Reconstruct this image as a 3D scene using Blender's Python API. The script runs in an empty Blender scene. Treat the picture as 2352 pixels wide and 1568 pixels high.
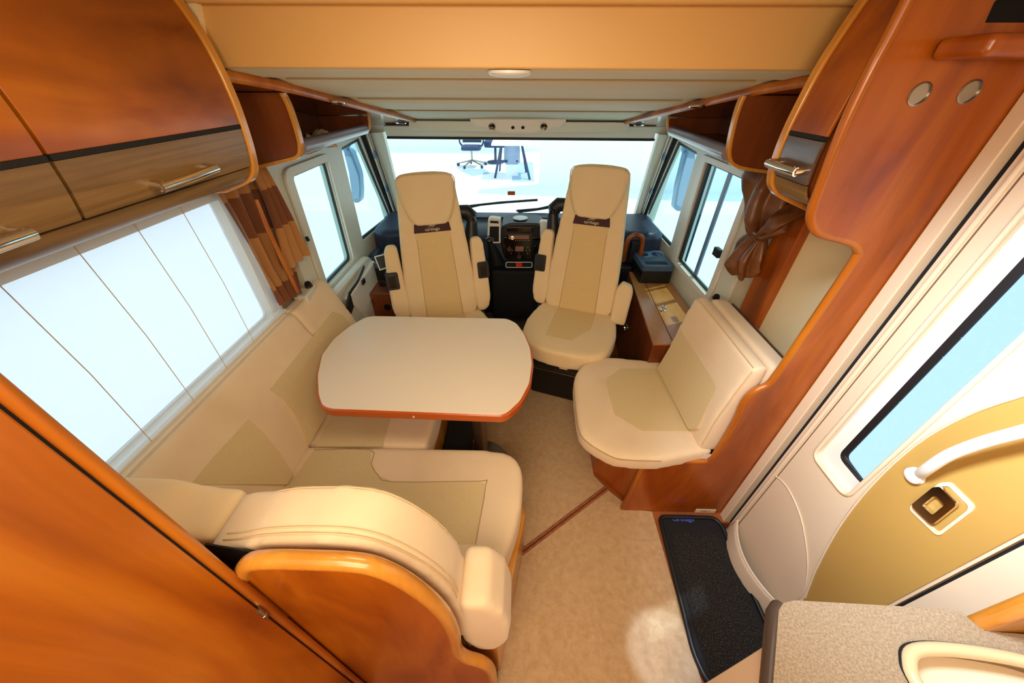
import bpy, bmesh, math, random
from mathutils import Vector, Matrix
from mathutils.geometry import tessellate_polygon
random.seed(4)
S = bpy.context.scene
COL = S.collection
PI = math.pi

# ------------------------------------------------------------------ camera
FPX = 800.0
PITCH = math.atan(.75); YAW = math.radians(.8); ROLL = math.radians(.3)
CM = (Matrix.Rotation(YAW, 3, 'Z') @ Matrix.Rotation(PI/2-PITCH, 3, 'X') @ Matrix.Rotation(ROLL, 3, 'Z'))
CPOS = Vector((0, 0, 1.75))
cd = bpy.data.cameras.new('camera'); cam = bpy.data.objects.new('camera', cd); COL.objects.link(cam)
cam.location = CPOS; cam.rotation_euler = CM.to_euler()
cd.sensor_width = 36; cd.lens = 36*FPX/2352; cd.clip_start = .02; cd.clip_end = 200
S.camera = cam

# ------------------------------------------------------------------ world, lights, exposure
S.view_settings.view_transform = 'Standard'; S.view_settings.look = 'None'
S.view_settings.gamma = 1; S.view_settings.use_curve_mapping = False
S.view_settings.exposure = 0.0
W = bpy.data.worlds.new('world'); S.world = W; W.use_nodes = True
bg = W.node_tree.nodes['Background']; bg.inputs[0].default_value = (.80, .94, 1.0, 1); bg.inputs[1].default_value = 1.35

def area(name, loc, target, sx, sy, power, col, spread=PI):
    d = bpy.data.lights.new(name, 'AREA'); d.shape = 'RECTANGLE'; d.size = sx; d.size_y = sy
    d.energy = power; d.color = col; d.spread = spread
    o = bpy.data.objects.new(name, d); COL.objects.link(o); o.location = loc
    o.rotation_euler = (Vector(target)-Vector(loc)).to_track_quat('-Z', 'Y').to_euler()
    return o
WARM = (1.0, .80, .57)
area('ceiling_lamp_light', (-.1, -.25, 1.88), (.0, .5, 0), .9, .5, 15, WARM)
area('aft_lamp_light', (-.25, -.8, 1.75), (0, 2, .9), 1.0, .6, 17, (1, .84, .64))
area('roof_hatch_daylight', (.30, .42, 1.90), (1.06, .44, 1.10), .20, .20, 9, (.74, .85, 1), math.radians(75))
def beam(name, loc, tgt, power, col, deg, blend):
    d = bpy.data.lights.new(name, 'SPOT'); d.energy = power; d.color = col; d.spot_size = math.radians(deg); d.spot_blend = blend
    d.shadow_soft_size = .02
    o = bpy.data.objects.new(name, d); COL.objects.link(o); o.location = loc
    o.rotation_euler = (Vector(tgt)-Vector(loc)).to_track_quat('-Z', 'Y').to_euler()
beam('hatch_beam', (.28, .50, 1.90), (.585, .36, 0), 120, (.48, .68, 1), 9, .4)
area('table_lamp_light', (-.1, .60, 1.88), (-.1, 1.0, 0), .5, .3, 4, (1, .84, .62))
area('locker_downlight', (-.52, .42, 1.90), (-.78, .45, 1.75), .06, .06, .8, (1, .78, .42))
def portal(loc, target, sx, sy):
    o = area('daylight_portal', loc, target, sx, sy, 1, (1, 1, 1)); o.data.cycles.is_portal = True
portal((-1.22, .8, 1.15), (0, .8, 1.15), 1.1, .6)
portal((0, 3.12, 1.12), (0, 0, 1.12), 2.0, .7)
portal((-1.22, 2.3, 1.1), (0, 2.3, 1.1), 1.3, .7)
portal((1.22, 2.3, 1.1), (0, 2.3, 1.1), 1.3, .7)
def sun(loc, rot, e, col, ang):
    d = bpy.data.lights.new('sun', 'SUN'); d.energy = e; d.color = col; d.angle = math.radians(ang)
    o = bpy.data.objects.new('sun', d); COL.objects.link(o); o.location = loc
    o.rotation_euler = Vector(rot).to_track_quat('-Z', 'Y').to_euler()
sun((3, 8, 6), (-.33, -.14, -.93), 3.2, (1, .93, .82), 1.5)

# ------------------------------------------------------------------ helpers
def ray(u, v):
    return CM @ Vector(((u-1176)/FPX, (784-v)/FPX, -1))
def on(u, v, ax, val):
    d = ray(u, v); i = 'xyz'.index(ax); t = (val-CPOS[i])/d[i]
    return CPOS + t*d
def onp(u, v, p0, n):
    d = ray(u, v); n = Vector(n); t = (Vector(p0)-CPOS).dot(n)/d.dot(n)
    return CPOS + t*d
def OX(pts, x): return [on(u, v, 'x', x) for u, v in pts]
def OY(pts, y): return [on(u, v, 'y', y) for u, v in pts]
def OZ(pts, z): return [on(u, v, 'z', z) for u, v in pts]
def lin(r, g, b):
    f = lambda c: (c/255/12.92) if c/255 <= .04045 else ((c/255+.055)/1.055)**2.4
    return (f(r), f(g), f(b), 1)
def smooth_line(pts, n=6, closed=False):
    pts = [Vector(p) for p in pts]; N = len(pts); out = []
    segs = N if closed else N-1
    for i in range(segs):
        if closed: a, b, c, d = pts[(i-1) % N], pts[i], pts[(i+1) % N], pts[(i+2) % N]
        else: a, b, c, d = pts[max(i-1, 0)], pts[i], pts[i+1], pts[min(i+2, N-1)]
        for k in range(n):
            t = k/n
            out.append(.5*((2*b)+(c-a)*t+(2*a-5*b+4*c-d)*t*t+(3*b-a-3*c+d)*t**3))
    if not closed: out.append(pts[-1])
    return out
def round_poly(pts, r, n=5):
    """round every corner of a 3-D planar polygon; r a number or list"""
    pts = [Vector(p) for p in pts]; N = len(pts); out = []
    for i in range(N):
        a, b, c = pts[i-1], pts[i], pts[(i+1) % N]
        rr = r[i] if isinstance(r, (list, tuple)) else r
        if rr <= 0: out.append(b); continue
        d1 = min(rr, (a-b).length*.48); d2 = min(rr, (c-b).length*.48)
        p = b+(a-b).normalized()*d1; q = b+(c-b).normalized()*d2
        for k in range(n+1):
            t = k/n; out.append((1-t)**2*p+2*t*(1-t)*b+t*t*q)
    return out

def link(name, me, m, parent=None):
    o = bpy.data.objects.new(name, me); COL.objects.link(o)
    if m is not None: me.materials.append(m)
    if parent is not None: o.parent = parent
    return o
def finish(name, bm, m, parent=None, bevel=0, seg=3, angle=35, smooth=True):
    bmesh.ops.remove_doubles(bm, verts=bm.verts, dist=1e-5)
    bmesh.ops.recalc_face_normals(bm, faces=bm.faces)
    for f in bm.faces: f.smooth = smooth
    me = bpy.data.meshes.new(name); bm.to_mesh(me); bm.free()
    if smooth: me.set_sharp_from_angle(angle=math.radians(angle))
    o = link(name, me, m, parent)
    if bevel:
        for e in me.edges: e.use_edge_sharp = False
        b = o.modifiers.new('bevel', 'BEVEL'); b.width = bevel; b.segments = seg
        b.limit_method = 'ANGLE'; b.angle_limit = math.radians(angle); b.harden_normals = True
        b.use_clamp_overlap = True
    return o
def add_prism(bm, outer, vec, holes=()):
    loops = [[Vector(p) for p in outer]]+[[Vector(p) for p in h] for h in holes]
    vec = Vector(vec); flat = [p for l in loops for p in l]
    va = [bm.verts.new(p) for p in flat]; vb = [bm.verts.new(p+vec) for p in flat]
    if holes:
        for t in tessellate_polygon(loops):
            try:
                bm.faces.new([va[i] for i in t]); bm.faces.new([vb[i] for i in reversed(t)])
            except ValueError: pass
    else:
        bm.faces.new(va); bm.faces.new(list(reversed(vb)))
    k = 0
    for l in loops:
        n = len(l)
        for i in range(n):
            j = (i+1) % n
            try: bm.faces.new([va[k+i], va[k+j], vb[k+j], vb[k+i]])
            except ValueError: pass
        k += n
def prism(name, outer, vec, m, parent=None, holes=(), **kw):
    bm = bmesh.new(); add_prism(bm, outer, vec, holes)
    return finish(name, bm, m, parent, **kw)
def add_box(bm, c, s, rot=None):
    r = bmesh.ops.create_cube(bm, size=1)
    M = Matrix.Translation(Vector(c)) @ (rot.to_4x4() if rot is not None else Matrix.Identity(4)) @ Matrix.Diagonal((s[0], s[1], s[2], 1))
    bmesh.ops.transform(bm, matrix=M, verts=r['verts'])
def box(name, lo, hi, m, parent=None, bevel=.003, seg=2, rot=None, **kw):
    bm = bmesh.new(); lo = Vector(lo); hi = Vector(hi)
    add_box(bm, (lo+hi)/2, hi-lo, rot)
    return finish(name, bm, m, parent, bevel=bevel, seg=seg, **kw)
def add_tube(bm, pts, r, n=10, closed=False, flat=None, caps=True):
    """tube round a path; r number or list; flat=(axis vector, factor) squashes it"""
    pts = [Vector(p) for p in pts]; N = len(pts); rings = []
    up = None
    for i, p in enumerate(pts):
        if closed: t = pts[(i+1) % N]-pts[i-1]
        else: t = pts[min(i+1, N-1)]-pts[max(i-1, 0)]
        t.normalize()
        if up is None:
            up = Vector((0, 0, 1)) if abs(t.z) < .9 else Vector((1, 0, 0))
        a = up-t*up.dot(t); a.normalize(); up = a; b = t.cross(a)
        rr = r[i] if isinstance(r, (list, tuple)) else r
        ring = []
        for k in range(n):
            w = 2*PI*k/n; o = (a*math.cos(w)+b*math.sin(w))*rr
            if flat is not None:
                ax = Vector(flat[0]).normalized(); o = o+ax*o.dot(ax)*(flat[1]-1)
            ring.append(bm.verts.new(p+o))
        rings.append(ring)
    for i in range(N if closed else N-1):
        A, B = rings[i], rings[(i+1) % N]
        for k in range(n):
            bm.faces.new([A[k], A[(k+1) % n], B[(k+1) % n], B[k]])
    if not closed and caps:
        bm.faces.new(list(reversed(rings[0]))); bm.faces.new(rings[-1])
def tube(name, pts, r, m, parent=None, n=10, closed=False, flat=None):
    bm = bmesh.new(); add_tube(bm, pts, r, n, closed, flat)
    return finish(name, bm, m, parent, angle=60)
def tubes(name, paths, r, m, parent=None, n=8):
    bm = bmesh.new()
    for p in paths: add_tube(bm, p, r, n)
    return finish(name, bm, m, parent, angle=60)
def add_lathe(bm, prof, n=24, M=Matrix.Identity(4)):
    rings = []
    for r, z in prof:
        rings.append([bm.verts.new(M @ Vector((r*math.cos(2*PI*k/n), r*math.sin(2*PI*k/n), z))) for k in range(n)])
    for A, B in zip(rings, rings[1:]):
        for k in range(n): bm.faces.new([A[k], A[(k+1) % n], B[(k+1) % n], B[k]])
    bm.faces.new(list(reversed(rings[0]))); bm.faces.new(rings[-1])
def lathe(name, prof, m, parent=None, loc=(0, 0, 0), axis=(0, 0, 1), n=24, angle=40):
    bm = bmesh.new()
    M = Matrix.Translation(Vector(loc)) @ Vector(axis).to_track_quat('Z', 'Y').to_matrix().to_4x4()
    add_lathe(bm, prof, n, M)
    return finish(name, bm, m, parent, angle=angle)
def grid(name, f, nu, nv, m, parent=None, thick=0, close_u=False):
    bm = bmesh.new()
    V = [[bm.verts.new(f(i/nu, j/nv)) for j in range(nv+1)] for i in range(nu+1)]
    for i in range(nu):
        for j in range(nv):
            bm.faces.new([V[i][j], V[i+1][j], V[i+1][j+1], V[i][j+1]])
    o = finish(name, bm, m, parent, angle=80)
    if thick:
        s = o.modifiers.new('solid', 'SOLIDIFY'); s.thickness = thick; s.offset = 0
    return o
def soft(o, voxel=.014, it=10):
    """turn a blocky cushion into a padded one"""
    for md in list(o.modifiers): o.modifiers.remove(md)
    r = o.modifiers.new('remesh', 'REMESH'); r.mode = 'VOXEL'; r.voxel_size = voxel; r.use_smooth_shade = True
    s = o.modifiers.new('smooth', 'SMOOTH'); s.iterations = it; s.factor = .6
    s2 = o.modifiers.new('sub', 'SUBSURF'); s2.levels = 1; s2.render_levels = 1
    return o
def text(name, body, loc, size, m, parent, xdir, ydir, extrude=.0006, align='CENTER'):
    c = bpy.data.curves.new(name, 'FONT'); c.body = body; c.size = size; c.extrude = extrude
    c.align_x = align; c.align_y = 'CENTER'; c.resolution_u = 3
    t = bpy.data.objects.new(name, c); COL.objects.link(t)
    dg = bpy.context.evaluated_depsgraph_get()
    me = bpy.data.meshes.new_from_object(t.evaluated_get(dg)); bpy.data.objects.remove(t)
    x = Vector(xdir).normalized(); y = Vector(ydir); y = (y-x*y.dot(x)).normalized(); z = x.cross(y)
    R = Matrix((x, y, z)).transposed().to_4x4()
    me.transform(Matrix.Translation(Vector(loc)) @ R)
    me.materials.clear()
    return link(name, me, m, parent)
def tag(o, label, cat, group=None):
    o['label'] = label; o['category'] = cat
    if group: o['group'] = group
    return o
def thing(name, label, cat, loc=(0, 0, 0), group=None):
    o = bpy.data.objects.new(name, None); COL.objects.link(o); o.location = loc
    o.empty_display_size = .1
    _roots.append(o)
    return tag(o, label, cat, group)
_roots = []
def settle():
    """parts are modelled in world space; hand them over to roots that stand elsewhere"""
    for r in _roots:
        T = r.matrix_basis.inverted()
        for ch in r.children:
            if ch.get('_local'): continue
            ch.matrix_parent_inverse = T
def struct(o):
    o['kind'] = 'structure'; return o

# ------------------------------------------------------------------ materials
def base_mat(name, col, rough=.5, metal=0, coat=0, spec=.5, sheen=0, emit=None):
    m = bpy.data.materials.new(name); m.use_nodes = True
    b = m.node_tree.nodes['Principled BSDF']
    b.inputs['Base Color'].default_value = col; b.inputs['Roughness'].default_value = rough
    b.inputs['Metallic'].default_value = metal; b.inputs['Coat Weight'].default_value = coat
    b.inputs['Specular IOR Level'].default_value = spec
    if sheen:
        b.inputs['Sheen Weight'].default_value = sheen; b.inputs['Sheen Roughness'].default_value = .5
    if emit:
        b.inputs['Emission Color'].default_value = emit[0]; b.inputs['Emission Strength'].default_value = emit[1]
    return m, m.node_tree, b
def N(nt, t, **kw):
    n = nt.nodes.new(t)
    for k, v in kw.items(): setattr(n, k, v)
    return n
def noise_mat(name, c1, c2, scale=(3, 3, 3), rough=.5, coat=0, bump=0, bscale=300, detail=4, sheen=0, spec=.5, metal=0, dist=0.5, lo=.3, hi=.7):
    m, nt, b = base_mat(name, c1, rough, metal, coat, spec, sheen)
    tc = N(nt, 'ShaderNodeTexCoord'); mp = N(nt, 'ShaderNodeMapping'); mp.inputs['Scale'].default_value = scale
    nz = N(nt, 'ShaderNodeTexNoise'); nz.inputs['Scale'].default_value = 1; nz.inputs['Detail'].default_value = detail
    nz.inputs['Distortion'].default_value = dist
    cr = N(nt, 'ShaderNodeValToRGB'); cr.color_ramp.elements[0].position = lo; cr.color_ramp.elements[1].position = hi
    cr.color_ramp.elements[0].color = c1; cr.color_ramp.elements[1].color = c2
    L = nt.links
    L.new(tc.outputs['Object'], mp.inputs[0]); L.new(mp.outputs[0], nz.inputs['Vector']); L.new(nz.outputs['Fac'], cr.inputs[0])
    L.new(cr.outputs[0], b.inputs['Base Color'])
    if bump:
        n2 = N(nt, 'ShaderNodeTexNoise'); n2.inputs['Scale'].default_value = bscale; n2.inputs['Detail'].default_value = 2
        bp = N(nt, 'ShaderNodeBump'); bp.inputs['Strength'].default_value = bump; bp.inputs['Distance'].default_value = .003
        L.new(tc.outputs['Object'], n2.inputs['Vector']); L.new(n2.outputs['Fac'], bp.inputs['Height']); L.new(bp.outputs[0], b.inputs['Normal'])
    return m
def wood_mat(name, c1, c2, c3, scale=(5, 5, 1.3), rough=.32, coat=.35):
    m, nt, b = base_mat(name, c1, rough, 0, coat); b.inputs['Coat Roughness'].default_value = .12
    L = nt.links; tc = N(nt, 'ShaderNodeTexCoord')
    mp = N(nt, 'ShaderNodeMapping'); mp.inputs['Scale'].default_value = scale
    nz = N(nt, 'ShaderNodeTexNoise'); nz.inputs['Scale'].default_value = 1; nz.inputs['Detail'].default_value = 5; nz.inputs['Distortion'].default_value = 1.6
    cr = N(nt, 'ShaderNodeValToRGB'); e = cr.color_ramp.elements
    e[0].position = .28; e[0].color = c1; e[1].position = .72; e[1].color = c3
    k = e.new(.5); k.color = c2
    mp2 = N(nt, 'ShaderNodeMapping'); mp2.inputs['Scale'].default_value = (scale[0]*14, scale[1]*14, scale[2]*3)
    n2 = N(nt, 'ShaderNodeTexNoise'); n2.inputs['Scale'].default_value = 1; n2.inputs['Detail'].default_value = 6
    mx = N(nt, 'ShaderNodeMixRGB', blend_type='MULTIPLY'); mx.inputs[0].default_value = .28
    L.new(tc.outputs['Object'], mp.inputs[0]); L.new(mp.outputs[0], nz.inputs['Vector']); L.new(nz.outputs['Fac'], cr.inputs[0])
    L.new(tc.outputs['Object'], mp2.inputs[0]); L.new(mp2.outputs[0], n2.inputs['Vector'])
    L.new(cr.outputs[0], mx.inputs[1]); L.new(n2.outputs['Fac'], mx.inputs[2]); L.new(mx.outputs[0], b.inputs['Base Color'])
    return m
def weave_mat(name, c1, c2, sc=330, rough=.85):
    m, nt, b = base_mat(name, c1, rough, sheen=.15); L = nt.links
    tc = N(nt, 'ShaderNodeTexCoord')
    w1 = N(nt, 'ShaderNodeTexWave', bands_direction='DIAGONAL'); w1.inputs['Scale'].default_value = sc/2.2; w1.inputs['Distortion'].default_value = 1.5; w1.inputs['Detail'].default_value = 1
    ck = N(nt, 'ShaderNodeTexChecker'); ck.inputs['Scale'].default_value = sc
    mt = N(nt, 'ShaderNodeMath', operation='MULTIPLY')
    ad = N(nt, 'ShaderNodeMath', operation='MULTIPLY_ADD'); ad.inputs[1].default_value = .32
    cr = N(nt, 'ShaderNodeValToRGB'); cr.color_ramp.elements[0].color = c1; cr.color_ramp.elements[1].color = c2
    nz = N(nt, 'ShaderNodeTexNoise'); nz.inputs['Scale'].default_value = 120
    L.new(tc.outputs['Object'], w1.inputs[0]); L.new(tc.outputs['Object'], ck.inputs[0]); L.new(tc.outputs['Object'], nz.inputs['Vector'])
    L.new(w1.outputs['Fac'], ad.inputs[0]); L.new(ck.outputs['Fac'], mt.inputs[0]); mt.inputs[1].default_value = .25
    L.new(mt.outputs[0], ad.inputs[2]); 
    a2 = N(nt, 'ShaderNodeMath', operation='MULTIPLY_ADD'); a2.inputs[1].default_value = .35
    L.new(nz.outputs['Fac'], a2.inputs[0]); L.new(ad.outputs[0], a2.inputs[2])
    L.new(a2.outputs[0], cr.inputs[0]); L.new(cr.outputs[0], b.inputs['Base Color'])
    bp = N(nt, 'ShaderNodeBump'); bp.inputs['Strength'].default_value = .35; bp.inputs['Distance'].default_value = .002
    L.new(a2.outputs[0], bp.inputs['Height']); L.new(bp.outputs[0], b.inputs['Normal'])
    return m
def band_mat(name, c1, c2, axis, bands, rough=.8, trans=0):
    """cloth woven in broad stripes along an axis"""
    m, nt, b = base_mat(name, c1, rough, sheen=.3); L = nt.links
    tc = N(nt, 'ShaderNodeTexCoord'); sp = N(nt, 'ShaderNodeSeparateXYZ'); L.new(tc.outputs['Object'], sp.inputs[0])
    cr = N(nt, 'ShaderNodeValToRGB'); cr.color_ramp.interpolation = 'CONSTANT'
    e = cr.color_ramp.elements; e[0].position = 0; e[0].color = c1; e[1].position = bands[0]; e[1].color = c2
    for i, p in enumerate(bands[1:]):
        k = e.new(p); k.color = c1 if i % 2 == 0 else c2
    mr = N(nt, 'ShaderNodeMapRange'); mr.inputs['From Min'].default_value = .8; mr.inputs['From Max'].default_value = 1.5
    L.new(sp.outputs[axis], mr.inputs[0]); L.new(mr.outputs[0], cr.inputs[0]); L.new(cr.outputs[0], b.inputs['Base Color'])
    return m
def glass_mat(name, tint=(.93, 1, 1, 1), gl=.06):
    m = bpy.data.materials.new(name); m.use_nodes = True; nt = m.node_tree; nt.nodes.clear(); L = nt.links
    o = N(nt, 'ShaderNodeOutputMaterial'); t = N(nt, 'ShaderNodeBsdfTransparent'); t.inputs[0].default_value = tint
    g = N(nt, 'ShaderNodeBsdfGlossy'); g.inputs['Roughness'].default_value = .02
    mx = N(nt, 'ShaderNodeMixShader'); mx.inputs[0].default_value = gl
    L.new(t.outputs[0], mx.inputs[1]); L.new(g.outputs[0], mx.inputs[2]); L.new(mx.outputs[0], o.inputs[0])
    return m
def sheer_mat(name, col, tr=.5):
    m = bpy.data.materials.new(name); m.use_nodes = True; nt = m.node_tree; nt.nodes.clear(); L = nt.links
    o = N(nt, 'ShaderNodeOutputMaterial'); t = N(nt, 'ShaderNodeBsdfTransparent')
    d = N(nt, 'ShaderNodeBsdfDiffuse'); d.inputs[0].default_value = col
    tl = N(nt, 'ShaderNodeBsdfTranslucent'); tl.inputs[0].default_value = col
    m1 = N(nt, 'ShaderNodeMixShader'); m1.inputs[0].default_value = .45
    mx = N(nt, 'ShaderNodeMixShader'); mx.inputs[0].default_value = 1-tr
    L.new(d.outputs[0], m1.inputs[1]); L.new(tl.outputs[0], m1.inputs[2])
    L.new(t.outputs[0], mx.inputs[1]); L.new(m1.outputs[0], mx.inputs[2]); L.new(mx.outputs[0], o.inputs[0])
    return m

M = {}
M['wood'] = wood_mat('pear_wood', lin(140, 62, 6), lin(184, 98, 12), lin(206, 124, 26), coat=.25)
M['wood_h'] = wood_mat('pear_wood_lengthwise', lin(128, 58, 6), lin(172, 90, 14), lin(198, 116, 28), scale=(5, 1.3, 5), coat=.2)
M['wood_red'] = wood_mat('cherry_wood', lin(126, 52, 6), lin(170, 82, 12), lin(196, 108, 22), coat=.15)
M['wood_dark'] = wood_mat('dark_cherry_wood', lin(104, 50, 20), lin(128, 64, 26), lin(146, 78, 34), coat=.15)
M['rim'] = wood_mat('edge_band_wood', lin(206, 132, 42), lin(220, 148, 54), lin(230, 162, 66), rough=.25, coat=.5)
M['walnut'] = wood_mat('grey_walnut', lin(108, 80, 44), lin(136, 102, 56), lin(156, 120, 70), scale=(9, 1.1, 34), rough=.38, coat=.05)
M['table_edge'] = base_mat('table_edge', lin(190, 84, 22), .25, 0, .5)[0]
M['suede'] = noise_mat('cream_suede', lin(240, 216, 180), lin(230, 204, 166), (4, 4, 4), .85, 0, .15, 500, sheen=.25)
M['seat_suede'] = noise_mat('beige_seat_suede', lin(240, 214, 168), lin(234, 206, 158), (4, 4, 4), .85, 0, .15, 500, sheen=.25)
M['weave'] = weave_mat('woven_upholstery', lin(206, 182, 130), lin(236, 214, 166))
M['seat_weave'] = weave_mat('woven_seat_upholstery', lin(216, 184, 124), lin(238, 210, 152))
M['stitch'] = base_mat('stitching', lin(222, 192, 144), .9)[0]
M['seam'] = base_mat('seam', lin(176, 146, 100), .9)[0]
M['wall'] = noise_mat('cream_wall', lin(214, 200, 172), lin(206, 190, 160), (2, 2, 2), .6)
M['white'] = base_mat('white_plastic', lin(232, 228, 218), .35)[0]
M['door'] = base_mat('door_plastic', lin(228, 206, 174), .35, 0, .15)[0]
M['cab'] = base_mat('cab_plastic', lin(222, 222, 208), .4)[0]
M['ceil'] = noise_mat('padded_ceiling', lin(220, 212, 184), lin(212, 204, 176), (2, 6, 2), .7)
M['beam'] = noise_mat('bed_front_vinyl', lin(218, 170, 100), lin(210, 162, 92), (1.5, 1.5, 1.5), .5)
M['panel'] = noise_mat('beige_panel', lin(240, 222, 176), lin(234, 214, 166), (2, 2, 2), .55)
M['tan'] = base_mat('tan_door_panel', lin(184, 146, 76), .3, 0, .15)[0]
M['carpet'] = noise_mat('tan_carpet', lin(210, 178, 136), lin(192, 158, 116), (40, 40, 40), .95, 0, .9, 260, detail=8)
M['cabmat'] = noise_mat('grey_cab_carpet', lin(112, 106, 88), lin(84, 80, 66), (20, 20, 20), .95, 0, .6, 300)
M['binding'] = noise_mat('brown_binding', lin(140, 82, 50), lin(168, 104, 68), (40, 40, 40), .9)
M['floor'] = wood_mat('floor_vinyl', lin(150, 78, 36), lin(172, 94, 44), lin(186, 106, 54), rough=.5, coat=0)
M['black'] = base_mat('black_plastic', lin(16, 16, 18), .45)[0]
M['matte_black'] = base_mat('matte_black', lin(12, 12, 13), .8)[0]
M['gloss_black'] = base_mat('piano_black', lin(14, 12, 12), .12, 0, .6)[0]
M['dash'] = base_mat('dash_plastic', lin(36, 48, 72), .45)[0]
M['tray_blue'] = base_mat('holder_top', lin(66, 88, 112), .4)[0]
M['dash_dark'] = base_mat('dash_plastic_dark', lin(18, 21, 30), .45)[0]
M['chrome'] = base_mat('chrome', lin(225, 220, 215), .12, 1)[0]
M['steel'] = base_mat('brushed_steel', lin(170, 165, 155), .3, 1)[0]
M['laminate'] = base_mat('cream_laminate', lin(240, 224, 200), .4, 0, .1)[0]
M['leg'] = base_mat('grey_leg', lin(120, 100, 82), .3, .7)[0]
M['sink'] = base_mat('sink_rim', lin(206, 184, 142), .3, 0, .2)[0]
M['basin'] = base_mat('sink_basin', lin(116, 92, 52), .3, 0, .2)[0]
M['seam2'] = base_mat('door_groove', lin(120, 90, 66), .8)[0]
M['lid_wood'] = wood_mat('honey_wood', lin(176, 112, 52), lin(196, 132, 66), lin(210, 148, 80), scale=(5, 1.3, 5), rough=.3, coat=.3)
M['wood_gloss'] = wood_mat('polished_cherry', lin(98, 46, 18), lin(118, 58, 22), lin(134, 70, 30), rough=.16, coat=1)
M['walnut_dark'] = wood_mat('dark_walnut', lin(84, 66, 58), lin(98, 78, 68), lin(110, 90, 78), scale=(6, 1.2, 22), rough=.3, coat=.3)
M['rubber'] = noise_mat('rubber_mat_pile', lin(8, 8, 8), lin(104, 90, 72), (260, 260, 260), .9, lo=.55, hi=.8, detail=1, dist=0)
M['counter'] = noise_mat('speckled_worktop', lin(132, 116, 94), lin(164, 146, 120), (260, 260, 260), .45, 0, 0, detail=5, lo=.35, hi=.65)
M['counter_edge'] = base_mat('worktop_edge', lin(74, 58, 46), .4)[0]
M['glass'] = glass_mat('window_glass', (.90, .99, 1, 1)); M['saloon_glass'] = glass_mat('saloon_glass', (.80, .89, .97, 1)); M['side_glass'] = glass_mat('side_window_glass', (.70, .88, .92, 1))
M['frost'] = None
M['sheer'] = sheer_mat('sheer_blind', lin(250, 246, 238), .46)
M['curtain'] = band_mat('striped_curtain', lin(122, 68, 32), lin(180, 126, 68), 2, [.30, .62, .84])
M['satin'] = noise_mat('brown_satin', lin(92, 54, 28), lin(140, 88, 48), (9, 9, 6), .36)
M['maroon'] = noise_mat('maroon_patch', lin(62, 22, 18), lin(54, 18, 16), (60, 60, 60), .7)
M['ivory'] = base_mat('ivory_thread', lin(232, 214, 178), .7)[0]
M['orange'] = base_mat('orange_sticker', lin(205, 100, 20), .5)[0]
M['red'] = base_mat('red_button', lin(220, 50, 50), .4)[0]
M['blue'] = base_mat('blue_badge', lin(90, 110, 235), .3)[0]
M['terry'] = noise_mat('cream_terry', lin(214, 190, 140), lin(186, 160, 112), (120, 120, 120), .95, 0, .8, 400)
M['lcd'] = base_mat('lcd', lin(150, 110, 90), .3)[0]
M['ext_white'] = base_mat('showroom_white', lin(252, 252, 252), .8)[0]
M['ext_floor'] = base_mat('showroom_floor', lin(246, 250, 252), .6)[0]
M['ext_dark'] = base_mat('office_blue_black', lin(50, 66, 104), .7)[0]
M['ext_grey'] = base_mat('office_grey', lin(150, 168, 196), .6)[0]
M['ext_floor2'] = base_mat('grey_blue_mat', lin(166, 190, 222), .7)[0]
M['mirror_shell'] = base_mat('mirror_shell', lin(104, 130, 160), .4)[0]
def frost_mat():
    m = bpy.data.materials.new('dotted_door_glass'); m.use_nodes = True; nt = m.node_tree; nt.nodes.clear(); L = nt.links
    o = N(nt, 'ShaderNodeOutputMaterial'); t = N(nt, 'ShaderNodeBsdfTransparent'); t.inputs[0].default_value = (.56, .68, .78, 1)
    d = N(nt, 'ShaderNodeBsdfTranslucent'); d.inputs[0].default_value = (.7, .85, .95, 1)
    tc = N(nt, 'ShaderNodeTexCoord'); v = N(nt, 'ShaderNodeTexVoronoi'); v.inputs['Scale'].default_value = 150
    r = N(nt, 'ShaderNodeMath', operation='LESS_THAN'); r.inputs[1].default_value = .18
    nz = N(nt, 'ShaderNodeTexNoise'); nz.inputs['Scale'].default_value = 60
    r2 = N(nt, 'ShaderNodeMath', operation='GREATER_THAN'); r2.inputs[1].default_value = .56
    mm = N(nt, 'ShaderNodeMath', operation='MULTIPLY'); mx = N(nt, 'ShaderNodeMixShader')
    L.new(tc.outputs['Object'], v.inputs['Vector']); L.new(v.outputs['Distance'], r.inputs[0])
    L.new(tc.outputs['Object'], nz.inputs['Vector']); L.new(nz.outputs['Fac'], r2.inputs[0])
    L.new(r.outputs[0], mm.inputs[0]); L.new(r2.outputs[0], mm.inputs[1]); L.new(mm.outputs[0], mx.inputs[0])
    L.new(t.outputs[0], mx.inputs[1]); L.new(d.outputs[0], mx.inputs[2]); L.new(mx.outputs[0], o.inputs[0])
    return m
M['frost'] = frost_mat()

XL, XR, ZC = -1.12, 1.12, 1.93
def R4(y0, z0, y1, z1, x, r=.03):
    return round_poly([(x, y0, z0), (x, y1, z0), (x, y1, z1), (x, y0, z1)], r)

# ================================================================== SETTING
fl = box('floor', (-1.16, -.9, -.06), (1.02, 3.15, 0), M['floor'], bevel=0); struct(fl)
ce = box('ceiling', (-1.16, -.9, ZC), (1.16, 3.2, ZC+.04), M['ceil'], bevel=0); struct(ce)
wb = box('wall_rear', (-1.16, -.94, -.06), (1.16, -.9, ZC+.04), M['wall'], bevel=0); struct(wb)

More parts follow.
